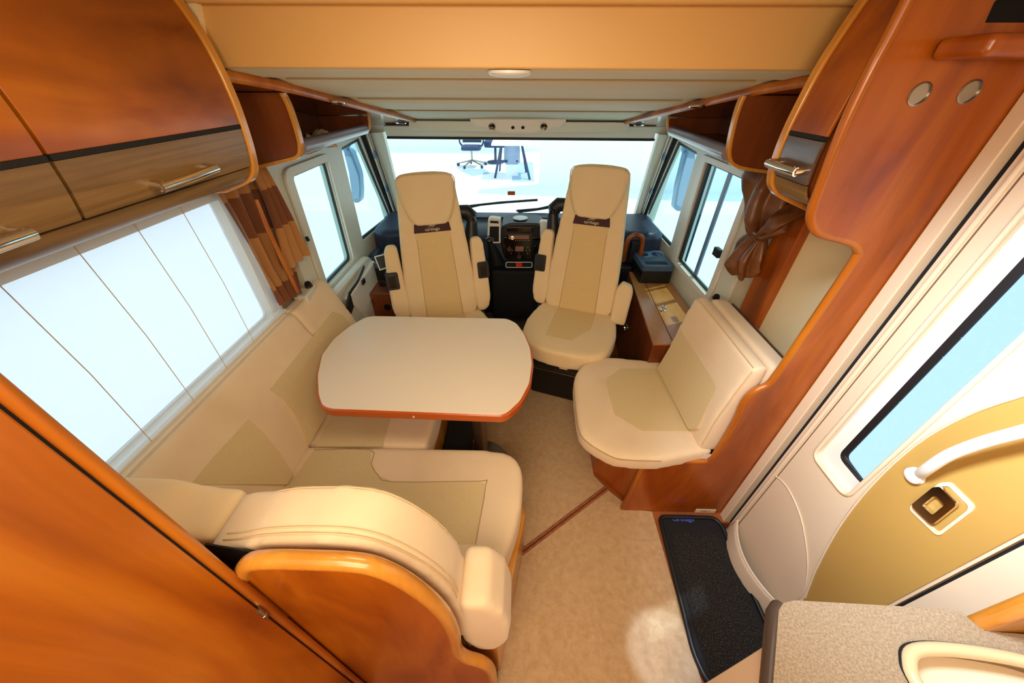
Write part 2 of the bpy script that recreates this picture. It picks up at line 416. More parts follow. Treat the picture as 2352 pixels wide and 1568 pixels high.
# --- left wall with the big saloon window
hole = R4(.30, .862, 1.352, 1.388, XL, .025)
wl = prism('wall_left', [(XL, -.9, 0), (XL, 1.62, 0), (XL, 1.62, ZC), (XL, -.9, ZC)], (-.04, 0, 0), M['wall'], holes=[hole], angle=30); struct(wl)
w1 = prism('window_1', R4(.28, .835, 1.385, 1.415, XL-.045, .05), (-.01, 0, 0), M['white'], holes=[R4(.31, .868, 1.355, 1.385, XL-.045, .03)]); struct(w1)
prism('pane', R4(.30, .855, 1.365, 1.395, XL-.048, .03), (-.004, 0, 0), M['saloon_glass'], w1)

# cab side walls, left then right
def cab_wall(name, sx, doorhole, quarter, m):
    x = sx*1.10
    outer = [(x, 1.62, -.06), (x, 3.16, -.06), (x, 3.16, .74), (x, 2.88, 1.52), (x, 1.62, 1.52)]
    o = prism(name, outer, (sx*.05, 0, 0), m, holes=[doorhole, quarter], angle=30); struct(o); return o
LQ = round_poly([(-1.10, 2.43, 1.41), (-1.10, 2.75, 1.43), (-1.10, 3.07, .79), (-1.10, 2.40, .83)], .02)
RQ = round_poly([(1.10, 2.43, 1.40), (1.10, 2.78, 1.42), (1.10, 3.08, .79), (1.10, 2.43, .79)], .02)
LD = round_poly([(-1.10, 1.78, .79), (-1.10, 2.17, .79), (-1.10, 2.20, 1.375), (-1.10, 1.80, 1.375)], .03)
RD = round_poly([(1.10, 1.78, .765), (1.10, 2.27, .765), (1.10, 2.27, 1.375), (1.10, 1.78, 1.375)], .015)
cwl = cab_wall('wall_left_cab', -1, LD, LQ, M['cab'])
cwr = cab_wall('wall_right_cab', 1, RD, RQ, M['cab'])
def window(name, hole, sx, w=.014, m=None, pane=None, gas=True):
    """rubber gasket ring in the reveal and a pane behind it"""
    c = sum(hole, Vector())/len(hole)
    inner = [p+(c-p).normalized()*w for p in hole]
    off = Vector((sx*.012, 0, 0))
    o = prism(name, [p+off for p in hole], (sx*.012, 0, 0), M['black'], holes=[[p+off for p in inner]]); struct(o)
    prism('pane', [p+off*1.4 for p in inner], (sx*.004, 0, 0), pane or M['side_glass'], o)
    return o
window('window_2', LD, -1); window('window_3', LQ, -1, .022)
window('window_5', RQ, 1, .022); w6 = window('window_6', RD, 1, .016)
box('front_seal', (1.100, 2.235, .78), (1.118, 2.262, 1.365), M['black'], w6, bevel=.003)
# sliding sash bar of the right side window
box('sash_bar', (1.113, 2.00, .78), (1.125, 2.035, 1.365), M['mirror_shell'], w6, bevel=.003)
box('sash_bar', (1.126, 2.20, .78), (1.132, 2.225, 1.365), M['mirror_shell'], w6, bevel=.003)
box('window_latch', *[(1.075, 1.79, .985), (1.10, 1.85, 1.03)], M['black'], w6, bevel=.004)
# raised frame round the left cab door window
df = prism('door_frame', R4(1.735, .735, 2.235, 1.415, -1.098, .07), (.014, 0, 0), M['cab'], None, holes=[[p+Vector((.002, 0, 0)) for p in LD]], bevel=.006)
df.name = 'trim_1'; struct(df)
dfr = prism('door_frame', R4(1.74, .735, 2.33, 1.405, 1.098, .02), (-.012, 0, 0), M['white'], None, holes=[[p-Vector((.002, 0, 0)) for p in RD]], bevel=.004)
dfr.name = 'trim_2'; struct(dfr)

# windscreen: slopes forward towards the bottom
WT = [Vector((-.965, 2.87, 1.452)), Vector((.985, 2.87, 1.452))]; WB = [Vector((-.985, 3.06, .82)), Vector((1.00, 3.06, .82))]
ws = bmesh.new()
fr_o = [WB[0]+Vector((-.18, 0, -.06)), WB[1]+Vector((.18, 0, -.06)), WT[1]+Vector((.18, -.02, .10)), WT[0]+Vector((-.18, -.02, .10))]
wsn = (WB[1]-WB[0]).cross(WT[0]-WB[0]).normalized()
w4 = prism('window_4', fr_o, -wsn*.03, M['cab'], holes=[[WB[0], WB[1], WT[1], WT[0]]], angle=30); struct(w4)
prism('pane', [WB[0], WB[1], WT[1], WT[0]], -wsn*.005, M['glass'], w4)
wf = box('wall_front', (-1.16, 3.06, -.06), (1.16, 3.12, .80), M['cab'], bevel=0); struct(wf)
# pillars between windscreen and quarter windows: cream cover, aluminium blind track, black rubber
for i, sx in enumerate((-1, 1)):
    a, b = (WT[0], WB[0]) if sx < 0 else (WT[1], WB[1])
    top = [a+Vector((0, -.02, 0)), Vector((sx*1.09, 2.79, 1.45))]; bot = [b+Vector((0, -.02, 0)), Vector((sx*1.09, 3.07, .80))]
    p = prism('trim_%d' % (3+i), [top[0], top[1], bot[1], bot[0]], (0, .04, 0), M['cab'], bevel=.004); struct(p)
    d1 = (bot[0]-top[0]); 
    for f_, mm, nm in ((.62, 'steel', 'blind_track'), (.80, 'white', 'track_rail')):
        q0 = top[0].lerp(top[1], f_); q1 = bot[0].lerp(bot[1], f_)
        tube(nm, [q0+Vector((-sx*.004, -.006, 0)), q1+Vector((-sx*.004, -.006, 0))], .006, M[mm], p, n=6)
    q0 = top[0].lerp(top[1], .97); q1 = bot[0].lerp(bot[1], .97)
    tube('rubber_seal', [q0+Vector((-sx*.0, -.005, 0)), q1+Vector((0, -.005, 0))], .016, M['matte_black'], p, n=8)
    for f_ in (.22, .62):
        c = top[0].lerp(top[1], .7).lerp(bot[0].lerp(bot[1], .7), f_)
        box('track_clip', c+Vector((-.008, -.022, -.025)), c+Vector((.008, -.004, .025)), M['mirror_shell'], p)

# right wall: saloon part behind the aisle seat, then the door opening
wr = prism('wall_right', [(XR, .88, -.06), (XR, 1.66, -.06), (XR, 1.66, ZC), (XR, .88, ZC)], (.04, 0, 0), M['wall'], angle=30); struct(wr)
wr2 = box('wall_right_aft', (1.062, -.9, -.16), (XR+.04, .344, ZC), M['door'], bevel=0); struct(wr2)
wr3 = box('wall_right_over_door', (1.09, .33, 1.90), (XR+.04, .88, ZC), M['white'], bevel=0); struct(wr3)
fe = box('trim_14', (1.02, .86, -.06), (1.16, 3.1, 0), M['floor'], bevel=0); struct(fe)
# light boards over the cab side walls up to the bed
for i, sx in enumerate((-1, 1)):
    b = box('trim_%d' % (5+i), (min(sx*1.10, sx*1.16), 1.60, 1.50), (max(sx*1.10, sx*1.16), 3.2, ZC), M['wall'], bevel=0); struct(b)
b = box('trim_7', (-1.16, 2.88, 1.53), (1.16, 3.2, ZC), M['wall'], bevel=0); struct(b)

# ================================================================== ROOF BED OVER THE CAB
BY = 1.20
P0 = Vector((0, BY, 1.776)); SL = (1.776-1.540)/(2.70-1.20)      # underside slopes down to the front
def under(x, y, dz=0): return Vector((x, y, 1.776-SL*(y-BY)+dz))
UN = Vector((0, SL, 1))
bed = thing('drop_down_bed', 'cream fold-down roof bed across the front above the driver seats', 'bed', (0, BY, 1.776))
prism('front_panel', [(-.86, BY, 1.774), (.86, BY, 1.774), (.86, BY, 1.90), (-.86, BY, 1.90)], (0, .03, 0), M['beam'], bed, bevel=.006)
prism('side_piece', [(-.862, BY-.02, 1.79), (-.862, BY-.02, 1.90), (-.805, BY-.02, 1.90), (-.835, BY-.02, 1.79)], (0, .02, 0), M['panel'], bed)
prism('top_moulding', [(-.86, BY-.03, 1.899), (.86, BY-.03, 1.899), (.86, BY-.03, ZC-.003), (-.86, BY-.03, ZC-.003)], (0, .08, 0), M['beam'], bed, bevel=.01)
ul = [under(-.84, BY+.005), under(-.80, 1.42), under(-.755, 1.8), under(-.71, 2.25), under(-.69, 2.72)]
ulr = [Vector((-p.x+.01, p.y, p.z)) for p in reversed(ul)]
ys = [BY+.005]
seams = [onp(1180, v, P0, UN).y for v in (186, 231, 257)]
ys += seams+[2.86]
def hw(y):
    for a, b in zip(ul, ul[1:]):
        if y <= b.y: return -(a.x+(b.x-a.x)*(y-a.y)/(b.y-a.y))
    return .69
for k in range(len(ys)-1):
    y0, y1 = ys[k], ys[k+1]
    def f(i, j, y0=y0, y1=y1):
        y = y0+(y1-y0)*j; w = hw(y); x = -w+(2*w+.01)*i
        return under(x, y, .012*(1-min(1, 6*j*(1-j)+.0))+.0)
    o = grid('padded_section', f, 16, 14, M['ceil'], bed)
    if k: tube('seam', [under(-hw(y0)*.92*c-.0, y0, .004) for c in (1, .5, 0, -.5, -1)], .0032, M['seam'], bed, n=6)
lp = onp(1170, 157, P0, UN)
lathe('lamp_lens', [(.062, .0), (.062, -.006), (.055, -.012), (.03, -.016), (.0, -.017)], M['white'], bed, loc=(lp.x, BY+.05, 1.772), n=32)

# wooden soffit boards either side of the bed underside
for sx in (-1, 1):
    off = .0 if sx < 0 else .01
    inn = [under(sx*-p.x*1 if sx > 0 else p.x, p.y, -.002) for p in ul]
    inn = [Vector((sx*(abs(p.x)-.012)+off, p.y, p.z-.002)) for p in ul]
    out = [under(sx*1.10, 2.86, -.002), under(sx*1.10, BY+.01, -.002)]
    side = 'left' if sx < 0 else 'right'
    t = thing('soffit_board', f'long wooden ceiling board above the {side} front shelf, with a curved inner edge', 'wooden board', (sx*.9, 1.3, 1.75), 'wooden boards beside the roof bed')
    inn[-1].y = 2.78; inn.append(under(sx*.69+off, 2.86, -.002))
    prism('board', inn+out, (0, 0, -.020), M['wood_gloss'], t, bevel=.002)
    tube('edge_trim', [p+Vector((-sx*.006, 0, -.010)) for p in smooth_line([Vector((sx*(.845)+off, BY-.01, 1.772))]+inn[1:-1], 4)], .0155, M['wood'], t, n=12, flat=((1, 0, 0), .55))
    for (u, v, nm) in (((770, 234, 's'), (921, 282, 'f')) if sx < 0 else ((1604, 243, 's'), (1468, 287, 'f'))):
        p = onp(u, v, P0+Vector((0, 0, -.022)), UN)
        lathe('spotlight', [(.034, .002), (.036, -.002), (.032, -.006), (.024, -.004), (.0, -.004)], M['chrome'], t, loc=p, axis=(0, SL, 1), n=24)

# console over the windscreen
cn = thing('overhead_console', 'wide cream plastic console with reading spots above the windscreen', 'console', (0, 2.72, 1.5))
CB = OY([(940, 293), (948, 298), (1110, 304), (1290, 305), (1436, 302), (1446, 294), (1446, 284), (1434, 281), (940, 277), (938, 284)], 2.66)
prism('housing', CB, (0, .16, 0), M['cab'], cn, bevel=.006)
CC = OY([(1079, 272), (1080, 280), (1096, 293), (1128, 298), (1155, 307), (1225, 307), (1250, 299), (1285, 294), (1300, 282), (1301, 272)], 2.60)
prism('centre_unit', CC, (0, .12, 0), M['white'], cn, bevel=.012, seg=4)
for u in (1130, 1249):
    lathe('reading_lamp', [(.024, 0), (.022, .006), (.014, .004), (.0, .003)], M['chrome'], cn, loc=on(u, 291, 'y', 2.597), axis=(0, -1, -.5), n=20)
for u in (1178, 1201):
    lathe('sensor', [(.011, 0), (.008, .004), (0, .004)], M['black'], cn, loc=on(u, 293, 'y', 2.597), axis=(0, -1, -.5), n=14)
bl = thing('windscreen_blind', 'rolled blind cassette with furry dark lower edge along the windscreen top', 'blind', (0, 2.82, 1.43))
prism('cassette', OY([(880, 288), (1510, 290), (1504, 319), (887, 314)], 2.80), (0, .06, 0), M['cab'], bl, bevel=.008)
tube('brush_strip', [on(u, 316+(u-889)*.0085, 'y', 2.80) for u in range(889, 1505, 40)]+[on(1503, 321, 'y', 2.80)], .008, M['dash_dark'], bl, n=8)

# ================================================================== LEFT OVERHEAD CABINET
YC = 1.15
profL = OY([(400, -30), (452, 75), (500, 162), (535, 240), (558, 305), (571, 350), (577, 385), (571, 403), (556, 413), (520, 428)], YC)
profL = [Vector((p.x, 0, p.z)) for p in profL]
profL[0] = Vector((profL[1].x-.035, 0, ZC-.006))
PLs = smooth_line(profL, 5)
def sweep(name, prof, y0, y1, th, m, parent, bevel=.0, ends=True):
    """panel following an xz profile, th = thickness measured outwards"""
    n = len(prof); outp = []
    for i, p in enumerate(prof):
        t = (prof[min(i+1, n-1)]-prof[max(i-1, 0)]).normalized(); nr = Vector((-t.z, 0, t.x))
        outp.append(p+nr*th)
    poly = [Vector((p.x, y0, p.z)) for p in prof]+[Vector((p.x, y0, p.z)) for p in reversed(outp)]
    return prism(name, poly, (0, y1-y0, 0), m, parent, bevel=bevel, angle=50)
def sub(prof, z1, z0):
    """the piece of a falling profile between two heights, cut exactly"""
    seg = []
    for a, b in zip(prof, prof[1:]):
        if b.z >= a.z: continue
        hi, lo = min(a.z, z1), max(b.z, z0)
        if hi <= lo: continue
        f = lambda z: a.lerp(b, (a.z-z)/(a.z-b.z))
        for p in (f(hi), f(lo)):
            if not seg or (seg[-1]-p).length > 1e-4: seg.append(p)
    return seg
oc = thing('overhead_cabinet', 'curved overhead locker with orange wood upper doors above the big left window', 'cabinet', (-.95, .4, 1.5))
core = [Vector((p.x-.006, .27, p.z)) for p in PLs]+[Vector((XL+.004, .27, 1.50)), Vector((XL+.004, .27, ZC-.006))]
prism('body', core, (0, YC-.012-.27, 0), M['wood_dark'], oc, angle=50)
def doorseg(z1, z0): return sub(PLs[:], z1, z0)
yseam = on(150, 345, 'x', -.745).y
edges = [(.275, yseam-.003), (yseam+.003, YC-.018)]
for (a, b) in edges:
    d = sweep('door', doorseg(1.94, 1.648), a, b, .010, M['wood_h'], oc, bevel=.0015)
    sweep('black_strip', doorseg(1.648, 1.639), a, b, .012, M['matte_black'], d)
    sweep('lower_band', [p for p in doorseg(1.638, 1.545)], a, b, .011, M['walnut'], d, bevel=.0015)
lipp = [p for p in PLs if p.z < 1.545]
# rounded lip below the doors
sweep('lower_lip', [p for p in sub(PLs, 1.540, 1.50)]+[Vector((-.93, 0, 1.492))], .275, YC-.018, .008, M['walnut'], oc, bevel=.002)
endp = [Vector((p.x, YC, p.z)) for p in PLs]+[Vector((XL+.03, YC, PLs[-1].z-.01))]
def flat_band(name, path, y0, y1, th, m, parent, out=1):
    prof = [Vector((p.x, 0, p.z)) for p in path]
    return sweep(name, prof, y0, y1, th, m, parent, bevel=.005)
prism('end_panel', endp+[Vector((XL+.03, YC, ZC-.006))], (0, -.015, 0), M['wood_red'], oc)
flat_band('edge_trim', endp, YC-.016, YC+.012, .016, M['rim'], oc)
def bar_handle(parent, a, b, out, m=M['chrome']):
    a, b, out = Vector(a), Vector(b), Vector(out)
    o = tube('handle', [a+out, a.lerp(b, .5)+out*1.12, b+out], .0088, m, parent, n=8, flat=((0, 0, 1), 1.25))
    for p in (a, b):
        q = (b-a).normalized()*(.008 if p == a else -.008)
        tube('post', [p+q-out*.1, p+q+out*1.05], .0115, m, o, n=8)
    return o
def surf_at(prof, z):
    for a, b in zip(prof, prof[1:]):
        if (a.z-z)*(b.z-z) <= 0 and a.z > 1.5: 
            t = (a.z-z)/(a.z-b.z+1e-9); return a.lerp(b, t).x
    return prof[-1].x
def hpt(u, v, prof, sgn=1):
    x = prof[len(prof)//2].x
    for _ in range(6):
        p = on(u, v, 'x', x+.035*sgn); x = surf_at(prof, p.z)
    return Vector((x, p.y, p.z))
hd = [c for c in oc.children if c.name.startswith('door')]
h0 = hpt(368, 427, PLs); h1 = hpt(497, 383, PLs)
bar_handle(hd[1], h0, h1, (.034, 0, -.004))
h2 = hpt(72, 530, PLs); bar_handle(hd[0], h2+Vector((0, -.13, 0)), h2, (.034, 0, -.004))

# ================================================================== TALL CABINET IN THE LEFT FOREGROUND
tcx, tcy = -.50, on(0, 835, 'x', -.50).y
tc = thing('tall_cabinet', 'tall orange wood cupboard filling the lower left foreground', 'cabinet', (-.8, 0, 0))
prism('carcass', [(XL, -.88, 0), (tcx-.02, -.88, 0), (tcx-.02, tcy-.002, 0), (XL, tcy-.002, 0)], (0, 0, ZC-.006), M['wood'], tc, bevel=.002)
tube('edge_post', [(tcx-.009, tcy-.012, .0), (tcx-.009, tcy-.012, ZC-.006)], .0105, M['wood'], tc, n=14)
box('door', (tcx-.018, -.5, .02), (tcx+.001, tcy-.0245, ZC-.02), M['wood'], tc, bevel=.004)
box('frame_strip', (tcx-.019, tcy-.029, .0), (tcx-.004, tcy-.0205, ZC-.006), M['matte_black'], tc, bevel=0)
hz = on(612, 1388, 'x', tcx).z
h = lathe('hinge', [(.005, -.022), (.006, -.02), (.006, -.008), (.0045, -.007), (.006, -.006), (.006, .02), (.005, .022)], M['steel'], tc, loc=(tcx-.001, tcy-.026, hz), n=12)

# ================================================================== LEFT WINDOW BLIND
bd = thing('window_blind', 'sheer white pleated blind glowing over the big left window', 'blind', (-1.1, .8, 1.5))
def blf(i, j):
    y = .18+(1.378-.18)*i; z = .885+(1.492-.885)*j
    return Vector((XL+.028+.012*math.sin(j*PI), y+.0*j, z))
grid('fabric', blf, 30, 30, M['sheer'], bd)
for k in range(7):
    y = .30+k*.165
    tube('cord', [(XL+.045, y, .889), (XL+.047, y+.006, 1.15), (XL+.044, y+.0, 1.48)], .0011, M['stitch'], bd, n=5)
box('bottom_bar', (XL+.012, .18, .876), (XL+.045, 1.378, .892), M['white'], bd, bevel=.004)
box('side_guide', (XL+.002, 1.380, .88), (XL+.016, 1.392, 1.49), M['white'], bd, bevel=.004)

# ================================================================== LEFT CURTAIN AND LATH
def pleats(name, top, bot, amp, nf, m, parent, out=(1, 0, 0), nv=30, ph=0, mid=None):
    A, B = Vector(top[0]), Vector(top[1]); C, D = Vector(bot[0]), Vector(bot[1]); out = Vector(out)
    def f(i, j):
        a = A.lerp(B, i); c = C.lerp(D, i); p = a.lerp(c, j)
        if mid is not None:
            k = 4*j*(1-j); p = p+(Vector(mid[0]).lerp(Vector(mid[1]), i)-a.lerp(c, .5))*k*.9
        w = amp*(.55+.45*j)
        return p+out*(w*math.sin(i*nf*2*PI+ph+.7*math.sin(j*3))+.35*w*math.sin(i*nf*4*PI+1+j*2))
    return grid(name, f, nf*18, nv, m, parent)
cl = thing('curtain', 'brown and tan striped curtain hanging beside the big left window', 'curtain', (-1.08, 1.45, 1.48), 'side window curtains')
def cx(u, v, x=-1.07): return on(u, v, 'x', x)
a0, a1 = cx(482, 425), cx(598, 378); b0, b1 = cx(640, 702), cx(690, 668)
pleats('drape', (a0+Vector((0, 0, .03)), a1+Vector((0, 0, .03))), (b0, b1), .024, 4, M['curtain'], cl)
g0, g1 = cx(565, 395, -1.03), cx(606, 382, -1.03); c0, c1 = cx(652, 628, -1.03), cx(708, 585, -1.03)
pleats('gathered_edge', (g0, g1), (c0, c1), .012, 3, M['curtain'], cl, mid=(cx(610, 470, -1.03), cx(648, 462, -1.03)), ph=1)
cl2 = tube('tieback_lath', [cx(588, 458, -1.0), cx(612, 520, -1.0), cx(645, 590, -1.005), cx(684, 672, -1.01)], [.007, .009, .010, .008], M['wood'], None, n=10)
tag(cl2, 'slim orange wooden lath standing in front of the left curtain folds', 'lath')

# ================================================================== FRONT SHELVES (left and right)
def front_shelf(sx, panel_px, lip_px, end_px, YP, side):
    t = thing('wall_shelf', f'open wooden shelf with grey rolled lip above the {side} cab window', 'shelf', (sx*.95, 1.6, 1.5), 'open shelves above the cab windows')
    pp = smooth_line(OY(panel_px, YP), 4)
    zt = under(0, YP).z-.024
    pw = [Vector((sx*1.098, YP, pp[-1].z)), Vector((sx*1.098, YP, zt))]
    pp = [p for p in pp if p.z < zt]; pp.insert(0, Vector((pp[0].x, YP, zt)))
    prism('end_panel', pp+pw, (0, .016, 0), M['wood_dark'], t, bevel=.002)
    pr = [Vector((p.x, 0, p.z)) for p in pp]
    if sx > 0: pr = list(reversed(pr))
    sweep('edge_trim', pr, YP-.004, YP+.022, .012, M['rim'], t, bevel=.003)
    # tray
    la, lb = lip_px
    A = on(*la, 'y', YP+.02); B = on(*lb, 'y', 2.22)
    tube('front_lip', [A, A.lerp(B, .5), B], .022, M['lip'], t, n=16, flat=((0, 0, 1), 1.15))
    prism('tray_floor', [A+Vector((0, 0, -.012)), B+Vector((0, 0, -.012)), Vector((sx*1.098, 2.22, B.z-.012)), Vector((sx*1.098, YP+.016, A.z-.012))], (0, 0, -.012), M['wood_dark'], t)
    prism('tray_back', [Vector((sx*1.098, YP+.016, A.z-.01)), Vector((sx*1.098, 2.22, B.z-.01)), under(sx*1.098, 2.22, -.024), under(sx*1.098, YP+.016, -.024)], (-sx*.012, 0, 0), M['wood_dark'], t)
    ep = OY(end_px, 2.225)
    zt2 = under(0, 2.225).z-.024
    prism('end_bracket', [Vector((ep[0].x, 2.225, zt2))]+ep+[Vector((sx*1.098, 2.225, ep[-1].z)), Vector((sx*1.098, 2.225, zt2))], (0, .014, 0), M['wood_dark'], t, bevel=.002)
    tube('bracket_trim', smooth_line([Vector((ep[0].x, 2.222, zt2))]+ep, 4), .007, M['rim'], t, n=8)
    return A, B
M['lip'] = base_mat('grey_rolled_lip', lin(120, 116, 130), .3, 0, .4)[0]
AL, BL = front_shelf(-1, [(618, 165), (632, 196), (655, 238), (672, 285), (683, 325), (684, 348), (677, 358), (655, 364), (588, 380)],
            ((690, 338), (838, 296)), [(846, 265), (848, 290), (842, 302), (828, 308)], 1.45, 'left')
AR, BR = front_shelf(1, [(1742, 170), (1722, 205), (1703, 245), (1688, 300), (1680, 345), (1682, 365), (1692, 376), (1720, 384), (1790, 394)],
            ((1672, 352), (1543, 300)), [(1534, 278), (1535, 296), (1542, 306), (1556, 311)], 1.45, 'right')
def cloth(name, c, sx, sy, h, label, group, m, rz=0):
    R = Matrix.Rotation(rz, 3, 'Z')
    def f(i, j):
        x = (i-.5); y = (j-.5)
        r = max(abs(x), abs(y))*2
        z = h*(1-r**6)*(.75+.25*math.sin(9*x+4*y)+.1*math.sin(23*y+7*x))
        return Vector(c)+R @ Vector((x*sx, y*sy, max(z, 0)))
    o = grid(name, f, 22, 22, m); tag(o, label, 'cloth', group); return o
p = on(712, 318, 'z', 1.527)
cloth('folded_cloth', (-.90, 1.60, 1.512), .14, .15, .045, 'folded woven cream cloth in the left front shelf, next to the dark end panel', 'cloths in the left shelf', M['terry'], .1)
cloth('folded_cloth', (-.92, 1.83, 1.503), .13, .17, .06, 'crumpled cream cloth in the left front shelf, farther toward the windscreen', 'cloths in the left shelf', M['terry'], .5)
cloth('folded_cloth', (.92, 1.62, 1.512), .14, .18, .035, 'flat cream cloth lying in the right front shelf', 'cloths in the right shelf', M['terry'], .1)

# ================================================================== RIGHT BULKHEAD AND SMALL OVERHEAD CABINET
YB = .91
bh = thing('bulkhead', 'tall orange wood partition between the aisle seat and the entrance door', 'partition', (.85, YB, 0))
bo = OY([(2110, -25), (2065, 62), (2010, 162), (1962, 258), (1930, 332), (1903, 400), (1880, 462), (1870, 500), (1876, 524), (1895, 540), (1940, 552), (1968, 562), (1978, 578), (1968, 604),
         (1850, 775), (1790, 862), (1768, 888), (1738, 902), (1712, 928), (1690, 975), (1645, 1048), (1620, 1064), (1500, 1061), (1484, 1070), (1474, 1085), (1436, 1158)], YB)
bo[0].z = ZC-.002; bo[-1] = Vector((bo[-1].x, YB, .005))
rt = on(1640, 1168, 'y', YB).x
bo += [Vector((1.05, YB, .005)), Vector((XR-.002, YB, 1.5)), Vector((XR-.002, YB, ZC-.002))]
holes = [[on(u, v, 'y', YB) for u, v in ((2262, 52), (2284, 4), (2300, -8), (2420, -8), (2420, 52))]]
for u, v in ((2111, 216), (2226, 211)):
    c = on(u, v, 'y', YB); holes.append([c+Vector((.0195*math.cos(a*PI/12), 0, .0195*math.sin(a*PI/12))) for a in range(24)])
prism('panel', bo, (0, .022, 0), M['wood_red'], bh, holes=holes, bevel=.0)
path = smooth_line([p+Vector((0, .011, 0)) for p in bo[:26]], 3)
tube('edge_band', path, .0122, M['wood'], bh, n=10, flat=((0, 1, 0), 1.0))
for u, v in ((2111, 216), (2226, 211)):
    c = on(u, v, 'y', YB)
    lathe('recess_ring', [(.0215, 0), (.0215, .002), (.0185, .003), (.0185, -.035), (.0, -.036)], M['steel'], bh, loc=c, axis=(0, -1, 0), n=32)
lk = OY([(2250, 60), (2290, -12), (2425, -12), (2425, 60)], YB+.0226)
prism('recess_shade', lk, (0, .0008, 0), M['matte_black'], bh)  # thin black sheet paints the darkness inside the cupboard opening
box('header_rail', (on(2200, 100, 'y', .86).x, .80, on(2300, 132, 'y', .80).z), (XR-.002, .905, on(2300, 72, 'y', .80).z), M['wood_red'], bh, bevel=.012, seg=4)
st = on(1627, 1166, 'y', YB-.002)
box('info_sticker', (st.x-.055, YB-.0035, .005), (st.x+.045, YB-.001, .034), M['panel'], bh, bevel=0)
text('sticker_text', 'CODE  N.', (st.x-.005, YB-.004, .019), .012, M['black'], bh, (1, 0, 0), (0, 0, 1), .0002)

YA = 1.085
pr = OY([(1990, -5), (1935, 82), (1884, 162), (1846, 232), (1814, 296), (1792, 350), (1777, 400), (1779, 425), (1796, 443), (1832, 461), (1876, 482)], YA)
pr = [Vector((p.x, 0, p.z)) for p in pr]; pr[0] = Vector((pr[1].x+.03, 0, ZC-.002))
PRs = smooth_line(pr, 5)
sc = thing('overhead_cabinet', 'narrow curved overhead locker between the right partition and the front shelf', 'cabinet', (.95, 1.0, 1.5))
body = [Vector((p.x+.008, .934, p.z)) for p in PRs]+[Vector((XR-.002, .934, PRs[-1].z)), Vector((XR-.002, .934, ZC-.002))]
prism('body', body, (0, YA-.934, 0), M['wood_dark'], sc, angle=50)
def sweepR(name, prof, y0, y1, th, m, parent, bevel=0): return sweep(name, list(reversed(prof)), y0, y1, th, m, parent, bevel)
dr = sweepR('door', sub(PRs, 1.94, 1.648), .936, YA-.018, .008, M['wood_red'], sc, .0015)
sweepR('black_strip', sub(PRs, 1.648, 1.639), .936, YA-.018, .009, M['matte_black'], dr)
sweepR('lower_band', sub(PRs, 1.638, 1.545), .936, YA-.018, .009, M['walnut_dark'], dr, .0015)
sweepR('lower_lip', sub(PRs, 1.542, 1.50), .936, YA-.018, .007, M['walnut'], sc, .002)
prism('end_panel', [Vector((p.x, YA, p.z)) for p in PRs]+[Vector((XR-.002, YA, PRs[-1].z)), Vector((XR-.002, YA, ZC-.002))], (0, -.016, 0), M['wood_red'], sc)
sweepR('edge_trim', PRs, YA-.016, YA+.010, .014, M['rim'], sc, .004)
a = hpt(1795, 381, PRs, -1); b = hpt(1880, 415, PRs, -1)
a = Vector((surf_at(PRs, 1.575), YA-.012, 1.575)); b = Vector((surf_at(PRs, 1.575), .95, 1.575))
bar_handle(dr, a, b, (-.032, 0, -.004))

# beige wall board with wooden post and top rail, seen between partition and curtain
pb = thing('wall_board', 'beige wall board framed by a reddish wooden post behind the aisle seat', 'wall panel', (1.1, 1.2, .85))
prism('board', [(XR-.004, .934, .80), (XR-.004, 1.41, .80), (XR-.004, 1.41, 1.345), (XR-.004, .934, 1.345)], (-.012, 0, 0), M['panel'], pb)
pp = OX([(1815, 478), (1866, 505), (1712, 726), (1676, 702)], XR-.03)
ya = pp[1].y; yb = pp[0].y
box('post', (XR-.05, ya, .80), (XR-.006, max(yb, ya+.08), 1.42), M['wood_red'], pb, bevel=.006)
box('top_rail', (XR-.06, .934, 1.335), (XR-.006, ya+.01, 1.365), M['wood_red'], pb, bevel=.006)

# right curtain tied in a bunch
cr_ = thing('curtain', 'brown satin curtain tied in a bunch at the right cab window', 'curtain', (1.03, 1.45, 1.45), 'side window curtains')
def blob(name, path, rad, m, parent, nf=7, amp=.22, nv=48, flatx=.7):
    P = smooth_line([Vector(p) for p in path], 8); n = len(P)-1
    def f(i, j):
        s = i*n; k = min(int(s), n-1); c = P[k].lerp(P[k+1], s-k)
        q = i*(len(rad)-1); kk = min(int(q), len(rad)-2); r = rad[kk]+(rad[kk+1]-rad[kk])*(q-kk)
        a = 2*PI*j
        rr = r*(1+amp*math.sin(nf*a+2.2*math.sin(i*4)+i*3)+.09*math.sin(3*a+i*7)+.06*math.sin(i*11+2*a))
        return c+Vector((math.cos(a)*rr*flatx, math.sin(a)*rr, math.sin(a+1)*rr*.25))
    return grid(name, f, 40, nv*2, m, parent)
X1 = 1.03
def cX(u, v, x=X1): return on(u, v, 'x', x)
blob('upper_folds', [cX(1775, 375), cX(1770, 420), cX(1758, 470), cX(1745, 515), cX(1738, 545)], [.075, .10, .10, .085, .05, .028], M['satin'], cr_, nf=5, amp=.26)
blob('lower_folds', [cX(1742, 535), cX(1728, 562), cX(1712, 595), cX(1700, 625)], [.025, .05, .07, .075, .05], M['satin'], cr_, nf=6, amp=.26)
tube('tie_loop', [cX(1735, 535, 1.0), cX(1752, 548, .98), cX(1800, 528, 1.0), cX(1815, 500, 1.03), cX(1790, 490, 1.05)], .012, M['satin'], cr_, n=10)
blob('side_fold', [cX(1830, 478, 1.05), cX(1795, 500, 1.0), cX(1765, 528, .99), cX(1745, 548, 1.0)], [.04, .04, .03, .02], M['satin'], cr_, nf=4, nv=24)
